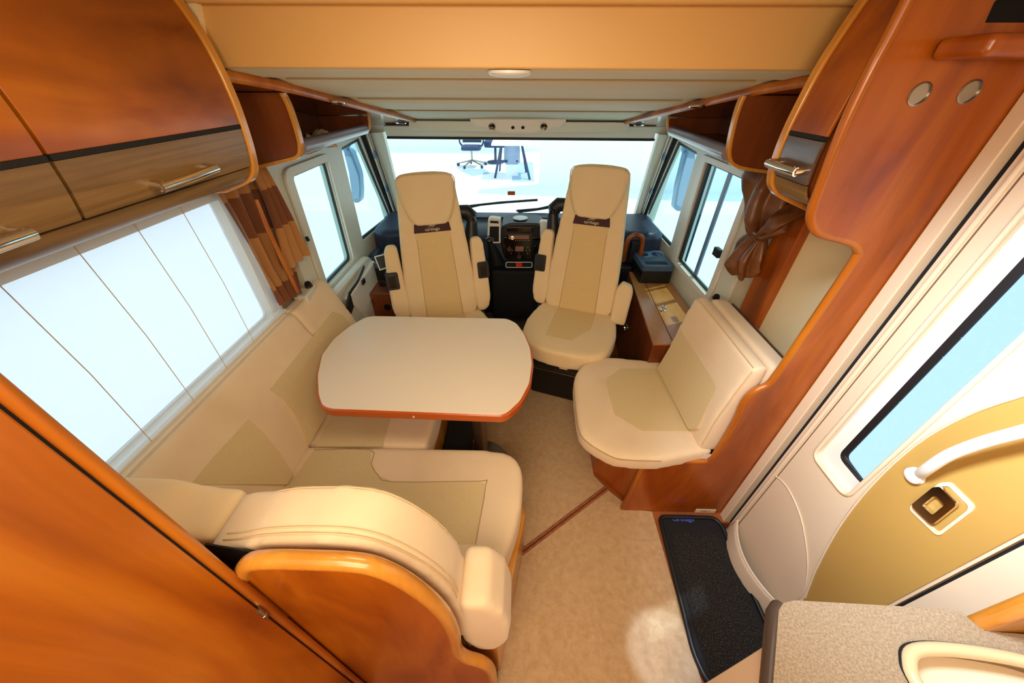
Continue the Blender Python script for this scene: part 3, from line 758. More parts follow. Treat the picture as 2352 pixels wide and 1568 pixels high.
# black turn knobs on the cab wall ledges
for (u, v, x, side) in ((708, 655, -1.055, 'left'), (1645, 684, 1.04, 'right')):
    c = on(u, v, 'x', x)
    k = thing('turn_knob', f'black turn knob on a chrome ring, on the ledge behind the {side} cab window', 'knob', c, 'turn knobs on the cab ledges')
    lathe('collar', [(.020, -.012), (.021, -.004), (.016, -.002), (0, -.002)], M['chrome'], k, loc=c, axis=(-.3*x/abs(x), -.3, 1), n=24)
    lathe('cap', [(.015, -.004), (.0165, .008), (.013, .018), (.0, .020)], M['black'], k, loc=c, axis=(-.3*x/abs(x), -.3, 1), n=20)
    s = 1 if x > 0 else -1
    lg = prism('window_ledge', [Vector((s*1.025, c.y-.09, c.z-.012)), Vector((s*1.095, c.y-.09, c.z-.012)), Vector((s*1.095, c.y+.07, c.z-.012)), Vector((s*1.04, c.y+.04, c.z-.012))], (0, 0, -.20), M['cab'], None, bevel=.01)
    lg.name = 'trim_%d' % (8 if x < 0 else 9); struct(lg)

# ================================================================== CORNER BENCH
SZ = .48
cb = thing('corner_bench', 'L-shaped cream upholstered bench with wooden end panel, wrapping behind the table', 'bench', (-.6, .8, 0))
# wooden base, aisle face runs slightly askew
prism('base', [(.048, .705, .004), (-.040, .30, .004), (-1.1, .30, .004), (-1.1, 1.42, .004), (-.38, 1.42, .004), (-.38, .90, .004), (.0, .90, .004)], (0, 0, .34), M['rim'], cb, bevel=.006)
def pad(name, top, th, m, parent, vox=.013, it=9):
    o = prism(name, top, (0, 0, -th), m, parent); return soft(o, vox, it)
ca = [Vector(p) for p in ((-.915, .925, SZ), (-.12, .925, SZ), (-.02, .905, SZ), (.030, .84, SZ), (.034, .74, SZ), (.018, .62, SZ), (-.034, .47, SZ), (-.075, .36, SZ), (-.915, .36, SZ))]
pad('seat_cushion', smooth_line(ca[1:7], 4)+[ca[7], ca[8], ca[0]], .145, M['suede'], cb)
def patch(name, px, m, parent, z=None, plane=None, th=.004, r=.0, off=.0):
    if z is not None: pts = OZ(px, z); vec = Vector((0, 0, -th))
    else:
        n = Vector(plane[1]).normalized(); pts = [onp(u, v, Vector(plane[0]), n) for u, v in px]; vec = -n*th
    if r: pts = round_poly(pts, r, 5)
    return prism(name, pts, vec, m, parent, bevel=.0012, seg=2)
patch('woven_inset', [(722, 1032), (850, 1032), (853, 1065), (868, 1090), (900, 1106), (1100, 1105), (1116, 1112), (1092, 1250), (640, 1250), (663, 1112)], M['weave'], cb, z=SZ+.001, th=.012)
cbn = [Vector(p) for p in ((-.915, .93, SZ-.004), (-.385, .93, SZ-.004), (-.375, 1.1, SZ-.004), (-.375, 1.40, SZ-.004), (-.42, 1.44, SZ-.004), (-.915, 1.44, SZ-.004))]
pad('seat_cushion', cbn, .14, M['suede'], cb)
patch('woven_inset', [(725, 1024), (878, 1024), (896, 965), (930, 900), (790, 900)], M['weave'], cb, z=SZ-.002, th=.012)
tube('seam', smooth_line(OZ([(722, 1032), (850, 1032), (853, 1065), (868, 1090), (900, 1106), (1100, 1105), (1116, 1112), (1092, 1250)], SZ+.002), 3), .0014, M['seam'], cb, n=5)
# backrest along the left wall
d = Vector((-.150, 0, .405)); bn = Vector((.405, 0, .150)).normalized(); bp0 = Vector((-.888, 1, .47))
def wbk(name, y0, y1, dz=0):
    poly = [(-.885, y0, .455), (-.875+d.x*.5, y0, .465+d.z*.5), (-1.025, y0, .868+dz), (-1.045, y0, .885+dz), (-1.10, y0, .885+dz), (-1.105, y0, .455)]
    o = prism(name, poly, (0, y1-y0, 0), M['suede'], cb); return soft(o, .013, 8)
wbk('backrest', .36, 1.36); wbk('backrest', 1.362, 1.70)
bpl = (bp0+bn*.014, bn)
patch('woven_inset', [(622, 893), (765, 715), (790, 724), (808, 750), (745, 962), (712, 1020), (700, 990), (678, 950), (655, 920)], M['weave'], cb, plane=bpl, th=.014)
patch('woven_inset', [(572, 962), (612, 1000), (645, 1042), (674, 1092), (660, 1112), (440, 1112), (500, 1040)], M['weave'], cb, plane=bpl, th=.014)
for dx in (0, .006):
    tube('stitch_line', [(-1.036-dx*1.2, y, .893) for y in (.36, .8, 1.2, 1.60)], .0013, M['stitch'], cb, n=5)
# backrest standing behind the rear seat, nearest the camera
def prof_y(px, y): return OY(px, y)
YK0, YK1 = .288, .415
pt = prof_y([(330, 1096), (400, 1101), (470, 1117), (545, 1124), (560, 1124)], YK1)
poly = [Vector((p.x, YK0+.02, p.z)) for p in pt]
poly = [Vector((-1.0, YK0+.02, poly[0].z))]+poly+[Vector((poly[-1].x, YK0+.02, SZ-.01)), Vector((-1.0, YK0+.02, SZ-.01))]
o = soft(prism('rear_backrest', poly, (0, YK1-YK0-.01, 0), M['seat_suede'], cb), .012, 8)
pt = prof_y([(560, 1122), (625, 1118), (680, 1108), (760, 1104), (850, 1108), (925, 1130), (1000, 1178), (1050, 1230), (1064, 1262)], YK1)
pr2 = [Vector((p.x, YK0, p.z)) for p in smooth_line(pt, 4)]
lowx = pr2[-1].x
poly = pr2+[Vector((lowx+.035, YK0, SZ+.06)), Vector((lowx+.04, YK0, SZ-.01)), Vector((pr2[0].x+.004, YK0, SZ-.01))]
o = soft(prism('rear_backrest', poly, (0, YK1-YK0, 0), M['suede'], cb), .012, 7)
for dy in (.018, .030):
    tube('stitch_line', [Vector((p.x, YK0+dy, p.z+.001)) for p in pr2[2:]], .0014, M['stitch'], cb, n=5)
tube('stitch_line', [Vector((p.x, YK1-.014, p.z+.0005)) for p in pr2[6:-6]], .0012, M['stitch'], cb, n=5)
prism('gap_shade', OY([(470, 1250), (580, 1268), (580, 1345), (470, 1345)], .282), (0, .003, 0), M['matte_black'], cb)  # black sheet painting the shade in the gap left of the end panel
# wooden end panel in front of it
ep = OY([(566, 1312), (572, 1288), (600, 1272), (700, 1271), (830, 1278), (900, 1300), (960, 1337), (1005, 1376), (1030, 1410), (1044, 1445), (1050, 1478), (1072, 1497), (1110, 1510), (1128, 1530), (1134, 1568)], .268)
eps = smooth_line(ep, 4)
poly = eps+[Vector((eps[-1].x+.0, .268, .004)), Vector((-.60, .268, .004)), Vector((-.60, .268, eps[0].z-.25))]
prism('end_panel', [Vector((p.x, .268, p.z)) for p in poly], (0, -.018, 0), M['wood'], cb)
rimp = [Vector((p.x, .258, p.z)) for p in eps]+[Vector((eps[-1].x, .258, .02))]
tube('panel_rim', [rimp[0]+Vector((-.0, 0, -.2)), rimp[0]+Vector((-.0, 0, -.05))]+rimp, .0165, M['rim'], cb, n=14, flat=((0, 1, 0), 1.0))
# arm bolster beside it
AB = [(-.152, .288, .55), (-.130, .288, .72), (-.062, .288, .725), (-.022, .288, .66), (-.002, .288, .54), (-.012, .288, .40), (-.045, .288, .325), (-.115, .288, .325), (-.15, .288, .42)]
ab = soft(prism('armrest_bolster', AB, (0, .15, 0), M['suede'], cb), .011, 7)
tube('zip', [(-.148, .303, .50), (-.143, .296, .44), (-.128, .294, .36)], .003, M['steel'], cb, n=6)

# ================================================================== TABLE
tb = thing('dinette_table', 'cream-topped table with rounded ends and red-orange wooden edge', 'table', (-.4, 1.25, 0))
TP = OZ([(858, 725), (1165, 731), (1186, 741), (1206, 768), (1219, 800), (1223, 835), (1217, 880), (1196, 920), (1166, 948), (1150, 953), (755, 938), (738, 930), (730, 905), (728, 862), (738, 815), (765, 778), (800, 750), (838, 728)], .72)
tps = round_poly(TP, .02, 3)
cen = sum(tps, Vector())/len(tps)
def grow(pts, dd, z): 
    out = []
    for p in pts:
        q = (p-cen); q.z = 0; out.append(Vector((p.x, p.y, 0))+q.normalized()*dd+Vector((0, 0, z)))
    return out
prism('table_top', grow(tps, -.003, .720), (0, 0, -.012), M['laminate'], tb, bevel=.001)
prism('edge_band', grow(tps, .006, .718), (0, 0, -.042), M['table_edge'], tb, bevel=.010, seg=4)
cbt = on(951, 955, 'y', min(p.y for p in tps))
tube('screw_cap', [cbt+Vector((0, -.003, -.0)), cbt+Vector((0, -.007, 0))], .004, M['ivory'], tb, n=10)
lc = on(1103, 1000, 'y', 1.16)
lathe('leg', [(.15, .012), (.15, .022), (.045, .032), (.036, .06), (.036, .68)], M['leg'], tb, loc=(lc.x, 1.16, 0), n=24)
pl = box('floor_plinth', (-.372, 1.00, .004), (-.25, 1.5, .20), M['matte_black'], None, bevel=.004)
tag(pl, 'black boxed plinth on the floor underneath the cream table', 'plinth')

# ================================================================== AISLE SEAT, RIGHT
ase = thing('aisle_seat', 'cream side-facing single seat with octagonal cushion on an orange wood base', 'seat', (.8, 1.2, 0))
prism('base', [(.440, 1.125, .004), (.590, .945, .004), (1.08, .945, .004), (1.08, 1.50, .004), (.440, 1.50, .004)], (0, 0, .395), M['wood_red'], ase, bevel=.004)
tube('corner_post', [(.597, .940, .004), (.597, .940, .40)], .012, M['wood'], ase, n=12)
AT = OZ([(1500, 818), (1400, 816), (1352, 826), (1326, 848), (1318, 880), (1322, 930), (1330, 985), (1350, 1012), (1395, 1040), (1432, 1052), (1520, 1055), (1630, 1053), (1590, 1000)], SZ)
AT = [p for p in AT]
top = [Vector((.86, 1.53, SZ))]+smooth_line(AT[1:11], 3)+[Vector((.86, .935, SZ))]
pad('seat_cushion', top, .088, M['suede'], ase)
patch('woven_inset', [(1425, 846), (1516, 846), (1590, 990), (1475, 990), (1412, 952), (1390, 872)], M['weave'], ase, z=SZ+.0015, th=.012)
tube('seam', [p+Vector((0, 0, -.012)) for p in smooth_line(AT[4:11], 3)], .0016, M['seam'], ase, n=5)
BK = [(.80, .46), (.795, .50), (.80, .66), (.825, .86), (.84, .925), (.87, .945), (.90, .94), (.91, .46)]
o = soft(prism('backrest', [(x, .94, z) for x, z in BK], (0, .52, 0), M['suede'], ase), .012, 7)
o2 = soft(prism('backrest_rear', [(.905, .938, .46), (.905, .938, .948), (.985, .938, .938), (.985, .938, .46)], (0, .50, 0), M['suede'], ase), .012, 5)
pn = Vector((-1, 0, .14)).normalized()
patch('woven_inset', [(1566, 750), (1590, 790), (1640, 872), (1645, 895), (1600, 985), (1580, 985), (1509, 846)], M['weave'], ase, plane=(Vector((.790, 1, .60)), pn), th=.03)
tube('seam', [(.846, .95, .937), (.846, 1.2, .939), (.846, 1.44, .937)], .0016, M['stitch'], ase, n=5)
tube('seam', [(.802, .942, .50), (.803, .938, .66), (.826, .938, .85), (.842, .942, .925)], .0018, M['stitch'], ase, n=5)
tube('zip', [(1.0, .95, .925), (1.0, 1.41, .925)], .006, M['steel'], ase, n=6)
cl_ = on(1622, 1052, 'y', .925)
prism('care_label', [(cl_.x-.018, .926, .43), (cl_.x+.014, .926, .43), (cl_.x+.014, .926, .462), (cl_.x-.018, .926, .462)], (0, -.0012, 0), M['white'], ase)
box('black_bracket', (.93, .925, .80), (1.0, .94, .86), M['black'], ase, bevel=.004)

# ================================================================== RIGHT SIDE CONSOLE
co = thing('storage_console', 'low wooden storage console with lid and chrome push button beside the passenger seat', 'console', (1, 1.9, 0))
ZT = .60
cp = OZ([(1452, 641), (1518, 643)], ZT)
y0c = 1.515; xf0 = on(1500, 800, 'z', ZT).x; 
pA = Vector((cp[0].x, cp[0].y+.1, ZT)); pD = Vector((.745, y0c, ZT))
prism('body', [pA, Vector((1.085, pA.y, ZT)), Vector((1.085, y0c, ZT)), pD], (0, 0, -.59), M['wood_dark'], co, bevel=.003)
sA, sD = pA.lerp(Vector((1.085, pA.y, ZT)), .32), pD.lerp(Vector((1.085, y0c, ZT)), .32)
up = Vector((0, 0, .012))
prism('fixed_top', [pA+up, sA+up, sD+up, pD+up], (0, 0, -.012), M['lid_wood'], co, bevel=.003)
g = Vector((.004, 0, 0))
ld = prism('lid', [sA+g+up, Vector((1.085, pA.y, ZT+.012)), Vector((1.085, y0c, ZT+.012)), sD+g+up], (0, 0, -.012), M['lid_wood'], co, bevel=.002)
c = on(1523, 712, 'z', ZT+.014)
lathe('push_button', [(.020, 0), (.020, .004), (.008, .006), (.008, .022), (.013, .024), (.013, .030), (0, .032)], M['chrome'], ld, loc=c, n=20)
n_ = (pD-pA).cross(Vector((0, 0, 1))).normalized()
c = onp(1438, 752, pA, n_)
lathe('ring_pull', [(.030, 0), (.030, .006), (.022, .008), (.020, .001), (0, .001)], M['chrome'], co, loc=c, axis=(-1, 0, 0), n=28)
box('side_flap', (.60, 1.60, .20), (.76, 1.64, .36), M['wood_red'], co, bevel=.01)

# ================================================================== SWIVELLED CAB SEATS
def make_seat(label, loc, yaw, bottom_arms, drop=0.0):
    r = bpy.data.objects.new('captain_seat', None); COL.objects.link(r); tag(r, label, 'seat', 'swivelled cab seats')
    r.location = loc; r.rotation_euler = (0, 0, yaw); loc = Vector(loc); r.empty_display_size = .1
    sm, wm = M['seat_suede'], M['seat_weave']
    # local frame: seat faces -y; base
    box('pedestal', (-.20, -.16, .004-loc.z+.008), (.22, .22, .30), M['black'], r, bevel=.02)
    box('swivel_plate', (-.24, -.24, .30), (.24, .25, .345), M['gloss_black'], r, bevel=.008)
    box('base_skirt', (-.245, -.25, .345), (.245, .25, .40), M['black'], r, bevel=.012)
    box('data_label', (.0, -.2515, .357), (.05, -.2505, .372), M['ivory'], r, bevel=0)
    tube('release_bar', [(-.16, -.258, .325), (.18, -.258, .325)], .003, M['steel'], r, n=6)
    c = [(-.24, .26), (-.275, .10), (-.285, -.05), (-.245, -.22), (-.13, -.29), (0, -.30), (.13, -.29), (.245, -.22), (.285, -.05), (.275, .10), (.24, .26)]
    cu = smooth_line([Vector((x, y, .515)) for x, y in c], 4)
    o = prism('seat_cushion', cu, (0, 0, -.115), sm, r); soft(o, .013, 8)
    prism('cushion_inset', [(-.13, .22, .516), (.13, .22, .516), (.125, -.02, .517), (.12, -.235, .514), (-.12, -.235, .514), (-.125, -.02, .517)], (0, 0, -.014), wm, r, bevel=.001)
    # backrest reclined: local plane
    b0 = Vector((0, .185, .50)); bd_ = Vector((0, .215, .87)); bl_ = bd_.length; bdn = bd_/bl_; nn = Vector((0, -bdn.z, bdn.y))
    def BP(x, s, k=0): return b0+Vector((x, 0, 0))+bdn*s+nn*k
    out = [(-.195, 0), (-.232, .06), (-.228, .20), (-.214, .42), (-.190, .64), (-.179, .76), (-.168, .845), (-.14, .885), (0, .895), (.14, .885), (.168, .845), (.179, .76), (.190, .64), (.214, .42), (.228, .20), (.232, .06), (.195, 0)]
    o = prism('backrest', [BP(x, s) for x, s in smooth_line([Vector((x, s, 0)) for x, s in out], 3) and [(v.x, v.y) for v in smooth_line([Vector((x, s, 0)) for x, s in out], 3)]], -nn*.115, sm, r); soft(o, .013, 7)
    # head cushion: raised shield shape
    hd_ = [(-.085, .600), (-.118, .635), (-.150, .72), (-.163, .80), (-.150, .872), (0, .885), (.150, .872), (.163, .80), (.150, .72), (.118, .635), (.085, .600)]
    hs = smooth_line([Vector((x, s, 0)) for x, s in hd_], 3)
    o = prism('head_pad', [BP(v.x, v.y, .016) for v in hs], -nn*.05, sm, r); soft(o, .011, 5)
    tube('head_piping', [BP(v.x*1.015, v.y, .013) for v in hs[2:-2]], .003, M['ivory2'], r, n=6)
    # insets: three woven panels
    z0 = [(.015, .165), (.168, .47), (.473, .565)]
    for a, b in z0:
        wa, wb = .118-.04*a*.5, .118-.04*b*.5
        prism('woven_inset', [BP(-wa, a, .0035), BP(wa, a, .0035), BP(wb, b, .0035), BP(-wb, b, .0035)], -nn*.02, wm, r, bevel=.0015)
    for sx in (-1, 1):
        tube('seam', [BP(sx*.121, .01, .003), BP(sx*.112, .25, .004), BP(sx*.10, .52, .003)], .0014, M['seam'], r, n=5)
    pt = prism('logo_patch', [BP(-.112, .560, .0075), BP(.112, .560, .0075), BP(.104, .612, .0075), BP(0, .596, .0085), BP(-.104, .612, .0075)], -nn*.01, M['maroon'], r)
    text('lettering', 'carthago', BP(0, .577, .0085), .026, M['ivory'], pt, (1, 0, 0), bdn, .0006)
    tube('emblem', [BP(-.025, .588, .009), BP(.0, .598, .009), BP(.004, .590, .009), BP(.020, .601, .009)], .0012, M['ivory'], pt, n=5)
    # armrests folded up beside the back (or down)
    for sx in (-1, 1):
        up_ = bottom_arms[0 if sx < 0 else 1]
        if up_:
            ap = [(.226, .0), (.218, .10), (.222, .30), (.226, .445), (.236, .475), (.290, .475), (.308, .44), (.322, .26), (.328, .08), (.312, .01), (.285, -.02), (.24, -.02)]
            o = prism('armrest', [BP(sx*x, s+.03, .0) for x, s in ap], -nn*.075, sm, r); soft(o, .011, 6)
            o = prism('armrest_hinge', round_poly([BP(sx*.252, .235, .004), BP(sx*.330, .235, .004), BP(sx*.330, .345, .004), BP(sx*.252, .345, .004)], .014), -nn*.09, M['black'], r, bevel=.004)
            prism('hinge_button', [BP(sx*.270, .25, .007), BP(sx*.312, .25, .007), BP(sx*.312, .33, .007), BP(sx*.270, .33, .007)], -nn*.01, M['gloss_black'], o, bevel=.003)
        else:
            lo = BP(sx*.272, .02, .0); 
            o = prism('armrest', [BP(sx*x, s, .05) for x, s in ((.222, -.02), (.222, .20), (.250, .255), (.31, .24), (.328, .20), (.322, -.02))], -nn*.085, sm, r); soft(o, .011, 6)
        # belt guide high on the shell
    gx = -1 if loc[0] > 0 else 1
    def belt(sx):
        o = blk = bmesh.new()
        add_tube(blk, [BP(sx*.19, .66, -.10), BP(sx*.235, .655, -.10), BP(sx*.262, .63, -.10), BP(sx*.262, .585, -.09)], [.04, .046, .046, .03], 12)
        add_tube(blk, [BP(sx*.262, .60, -.08), BP(sx*.25, .50, -.09), BP(sx*.24, .35, -.10)], [.036, .045, .055], 12)
        return finish('belt_guide', blk, M['black'], r, angle=50)
    bg_ = belt(gx)
    ring = [BP(gx*.262+.017*math.cos(a*PI/8), .60+.024*math.sin(a*PI/8), -.052) for a in range(16)]
    tube('guide_ring', ring, .005, M['gloss_black'], bg_, n=6, closed=True)
    # side shields and lever
    for sx in (-1, 1):
        o = prism('side_shield', [(sx*.25, -.16, .30), (sx*.25, .24, .30), (sx*.25, .30, .50), (sx*.25, .20, .50), (sx*.25, .05, .40), (sx*.25, -.16, .38)], (sx*.025, 0, 0), M['dash'], r, bevel=.006)
    return r
M['ivory2'] = base_mat('ivory_piping', lin(228, 200, 156), .7)[0]
make_seat('cream driver seat turned to the table, its cushion hidden by the table top', (-.42, 1.80, -.04), math.radians(18), (True, True))
make_seat('cream passenger seat turned to the aisle with its front cushion in full view', (.345, 1.83, .0), math.radians(-19), (True, False))

# ================================================================== DASHBOARD
da = thing('dashboard', 'dark blue-grey dashboard across the front below the windscreen', 'dashboard', (0, 2.8, 0))
prof = [(3.05, .845), (2.86, .855), (2.84, .835), (2.66, .835), (2.58, .80), (2.56, .62), (2.62, .52), (3.05, .45)]
prism('body', [(-1.09, y, z) for y, z in prof], (2.18, 0, 0), M['dash'], da, bevel=.012, seg=3)
tube('ledge_line', [(-1.0, 2.86, .857), (1.0, 2.86, .857)], .004, M['maroon'], da, n=6)
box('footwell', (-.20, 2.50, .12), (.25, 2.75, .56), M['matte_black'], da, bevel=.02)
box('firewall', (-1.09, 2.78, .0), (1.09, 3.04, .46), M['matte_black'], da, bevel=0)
YD = 2.50
cs = OY([(1156, 518), (1170, 513), (1232, 513), (1246, 518), (1251, 528), (1250, 560), (1243, 592), (1236, 598), (1166, 598), (1158, 592), (1150, 560), (1151, 528)], YD)
stk = prism('centre_stack', cs, (0, .22, 0), M['dash_dark'], da, bevel=.012, seg=3)
lower = OY([(1153, 560), (1159, 545), (1241, 545), (1247, 560), (1241, 590), (1234, 595), (1168, 595), (1160, 590)], YD-.004)
cc_ = prism('climate_panel', lower, (0, .02, 0), M['gloss_black'], stk, bevel=.004)
prism('display', OY([(1184, 566), (1203, 566), (1202, 577), (1183, 577)], YD-.006), (0, .01, 0), M['lcd'], stk)
for u, v in ((1170, 572), (1229, 572), (1192, 588)):
    lathe('control_knob', [(.022, 0), (.021, .010), (.018, .014), (0, .014)], M['gloss_black'], stk, loc=on(u, v, 'y', YD-.004), axis=(0, -1, .2), n=20)
for u, v in ((1174, 569), (1177, 575), (1174, 582), (1212, 568), (1209, 576), (1217, 575), (1212, 582)):
    lathe('indicator', [(.003, 0), (.002, .002), (0, .002)], M['white'], stk, loc=on(u, v, 'y', YD-.005), axis=(0, -1, 0), n=8)
slot = prism('cd_slot', OY([(1165, 522), (1225, 522), (1225, 532), (1165, 532)], YD-.003), (0, .01, 0), M['gloss_black'], stk, bevel=.002)
rd = prism('radio', OY([(1164, 538), (1223, 539), (1223, 555), (1164, 554)], YD-.006), (0, .02, 0), M['gloss_black'], stk, bevel=.002)
prism('radio_face', OY([(1168, 541), (1215, 541), (1215, 549), (1168, 549)], YD-.008), (0, .004, 0), M['lcd'], rd)
lathe('volume_knob', [(.014, 0), (.013, .01), (0, .011)], M['chrome'], rd, loc=on(1177, 546, 'y', YD-.008), axis=(0, -1, .2), n=18)
for k in range(7):
    lathe('radio_button', [(.0025, 0), (.002, .002), (0, .002)], M['white'], rd, loc=on(1184+k*5, 552, 'y', YD-.007), axis=(0, -1, 0), n=8)
hzs = round_poly(OY([(1162, 602), (1222, 602), (1222, 614), (1162, 614)], YD-.01), .012)
hb = prism('switch_strip', hzs, (0, .02, 0), M['black'], stk)
tube('strip_frame', hzs, .0035, M['white'], hb, n=6, closed=True)
prism('hazard_switch', OY([(1185, 603), (1199, 603), (1199, 613), (1185, 613)], YD-.013), (0, .006, 0), M['red'], hb)
lathe('round_tray', [(.055, 0), (.055, .004), (.045, .006), (0, .006)], M['steel'], stk, loc=on(1195, 501, 'y', YD+.1)+Vector((0, 0, .0)), n=28)
for (px, hole_) in (([(1121, 505), (1128, 500), (1150, 503), (1150, 559), (1132, 559), (1132, 548), (1119, 546)], 1), ([(1240, 512), (1246, 508), (1262, 510), (1262, 552), (1240, 552)], 0)):
    fr = prism('vent_surround', OY(px, YD-.002), (0, .06, 0), M['white'], da, bevel=.006)
    if hole_:
        prism('vent_opening', OY([(1125, 520), (1146, 520), (1146, 555), (1133, 555), (1133, 546), (1124, 544)], YD-.004), (0, .01, 0), M['matte_black'], fr)
        prism('vent_slats', OY([(1126, 507), (1144, 508), (1146, 513), (1126, 512)], YD-.006), (0, .01, 0), M['matte_black'], fr)
gk = on(1124, 550, 'y', 2.44)
gs = thing('gear_lever', 'black gear lever with round chrome-ringed knob beside the dashboard centre', 'gear lever', (gk.x, 2.48, .5))
lathe('knob', [(.012, -.03), (.022, -.018), (.027, 0), (.024, .012), (.012, .018), (0, .019)], M['black'], gs, loc=gk, axis=(0, -.7, .7), n=22)
tube('knob_ring', [gk+Vector((.021*math.cos(a*PI/10), -.012-.0, .021*math.sin(a*PI/10))) for a in range(20)], .003, M['chrome'], gs, n=6, closed=True)
tube('gaiter', [gk+Vector((.0, .01, -.02)), gk+Vector((.02, .04, -.10)), gk+Vector((.04, .07, -.2))], [.014, .035, .06], M['black'], gs, n=12)
# corner pods with speaker, both sides
for sx in (-1, 1):
    pod = [(sx*.74, 2.60), (sx*.80, 2.50), (sx*1.0, 2.48), (sx*1.085, 2.56), (sx*1.085, 2.98), (sx*.74, 2.98)]
    o = prism('corner_pod', [(x, y, .60) for x, y in pod], (0, 0, .27), M['dash'], da, bevel=.05, seg=5)
    box('pod_foot', (min(sx*1.0, sx*1.085), 2.36, .66), (max(sx*1.0, sx*1.085), 2.52, .735), M['dash'], da, bevel=.03, seg=4)
tube('wood_hoop', smooth_line([(.80, 2.48, .66), (.80, 2.48, .80), (.83, 2.48, .855), (.88, 2.475, .86), (.91, 2.475, .82), (.915, 2.47, .66)], 4), .017, M['wood_red'], da, n=10)
v_ = box('side_vent', (.83, 2.455, .66), (.89, 2.50, .82), M['dash_dark'], da, bevel=.006)
for k in range(7): box('vent_slat', (.868, 2.450, .675+k*.018), (.886, 2.456, .684+k*.018), M['black'], v_, bevel=0)
box('side_block', (.70, 2.40, .30), (.86, 2.60, .655), M['dash_dark'], da, bevel=.02)
# cup holders, both sides
def cupbox(sx, x0, x1, y0, y1, z, label):
    t = thing('cup_holder', label, 'cup holder', (sx*(x0+x1)/2, (y0+y1)/2, z-.13), 'cup holder boxes beside the dashboard')
    X0, X1 = sx*x0, sx*x1
    outer = round_poly([(X0, y0, z), (X1, y0, z), (X1, y1, z), (X0, y1, z)], .02)
    def circ(cx_, cy_, r): return [Vector((cx_+r*math.cos(a*PI/12), cy_+r*math.sin(a*PI/12), z)) for a in range(24)]
    mx = (X0+X1)/2; w = abs(X1-X0)
    c1 = circ(mx-w*.24, y1-.07, .040); c2 = circ(mx+w*.24, y1-.07, .040)
    slot = round_poly([(mx-w*.36, y0+.03, z), (mx+w*.36, y0+.03, z), (mx+w*.36, y0+.09, z), (mx-w*.36, y0+.09, z)], .02)
    prism('tray_top', outer, (0, 0, -.035), M['tray_blue'], t, holes=[c1, c2, slot])
    prism('box', [p+Vector((0, 0, -.035)) for p in outer], (0, 0, -.10), M['black'], t, bevel=.004)
cupbox(1, .86, 1.075, 2.22, 2.50, .74, 'dark double cup holder box on the right, standing on the wooden console')
cupbox(-1, .90, 1.085, 2.26, 2.48, .72, 'dark cup holder box left of the driver seat, in front of the quarter window')
tbp = [on(859, 589, 'y', 2.2), on(886, 582, 'y', 2.24), on(896, 614, 'y', 2.20), on(872, 622, 'y', 2.16)]
tb2 = thing('tablet', 'small white-framed tablet screen leaning beside the driver seat', 'tablet', sum(tbp, Vector())/4)
nv = (tbp[1]-tbp[0]).cross(tbp[3]-tbp[0]).normalized()
prism('frame', tbp, -nv*.01 if nv.y > 0 else nv*.01, M['white'], tb2, bevel=.002)
cc2 = sum(tbp, Vector())/4
sg = -1 if nv.y > 0 else 1
prism('screen', [cc2+(p-cc2)*.82+nv*sg*.0105*(1) for p in tbp], nv*sg*.001, M['black'], tb2)
lb = thing('driver_side_locker', 'dark wooden locker with two round sockets low beside the driver seat', 'locker', (-1.0, 2.2, 0))
box('body', (-1.085, 2.08, .01), (-.80, 2.48, .58), M['wood_dark'], lb, bevel=.006)
for (u, v) in ((879, 651), (890, 705)):
    lathe('socket', [(.024, 0), (.024, .005), (.014, .006), (.012, .001), (0, .001)], M['black'], lb, loc=on(u, v, 'y', 2.078), axis=(0, -1, 0), n=20)
box('shelf_edge', (-1.0, 2.06, .38), (-.80, 2.085, .40), M['wood_red'], lb, bevel=.004)

# left cab door lining
dl = thing('cab_door_lining', 'cream lower lining of the left cab door with black pull handle', 'door', (-1.05, 2, .1))
pan = [(-1.085, 1.60, .10), (-1.085, 2.30, .10), (-1.085, 2.34, .70), (-1.085, 2.28, .775), (-1.085, 1.60, .775)]
prism('panel', round_poly(pan, .05), (.055, 0, 0), M['cab'], dl, bevel=.02, seg=4)
arm = [(-1.03, 1.72, .735), (-1.00, 1.95, .74), (-.995, 2.16, .745), (-1.01, 2.27, .73), (-1.03, 2.30, .66), (-1.03, 2.28, .45), (-1.03, 2.1, .3)]
prism('arm_moulding', [(-1.04, 1.80, .70), (-1.04, 2.30, .73), (-1.04, 2.31, .56), (-1.04, 2.20, .30), (-1.04, 2.0, .30), (-1.04, 1.95, .5)], (.035, 0, 0), M['white'], dl, bevel=.015, seg=4)
tube('pull_handle', smooth_line([on(836, 612, 'x', -1.0), on(822, 645, 'x', -.985), on(803, 675, 'x', -.985), on(797, 715, 'x', -1.0)], 4), .009, M['black'], dl, n=10, flat=((1, 0, 0), .6))
prism('pull_recess', OX([(801, 668), (806, 680), (812, 705), (804, 728), (794, 718), (796, 690)], -1.001), (.002, 0, 0), M['matte_black'], dl)
q = on(834, 646, 'x', -1.0); box('window_switch', q+Vector((-.002, -.02, -.018)), q+Vector((.008, .02, .018)), M['gloss_black'], dl, bevel=.003)
q = on(853, 690, 'x', -1.0); box('latch', q+Vector((-.004, -.015, -.02)), q+Vector((.01, .015, .02)), M['chrome'], dl, bevel=.003)
tube('window_handle', [on(704, 545, 'x', -1.07), on(708, 552, 'x', -1.06)], .009, M['black'], dl, n=8)

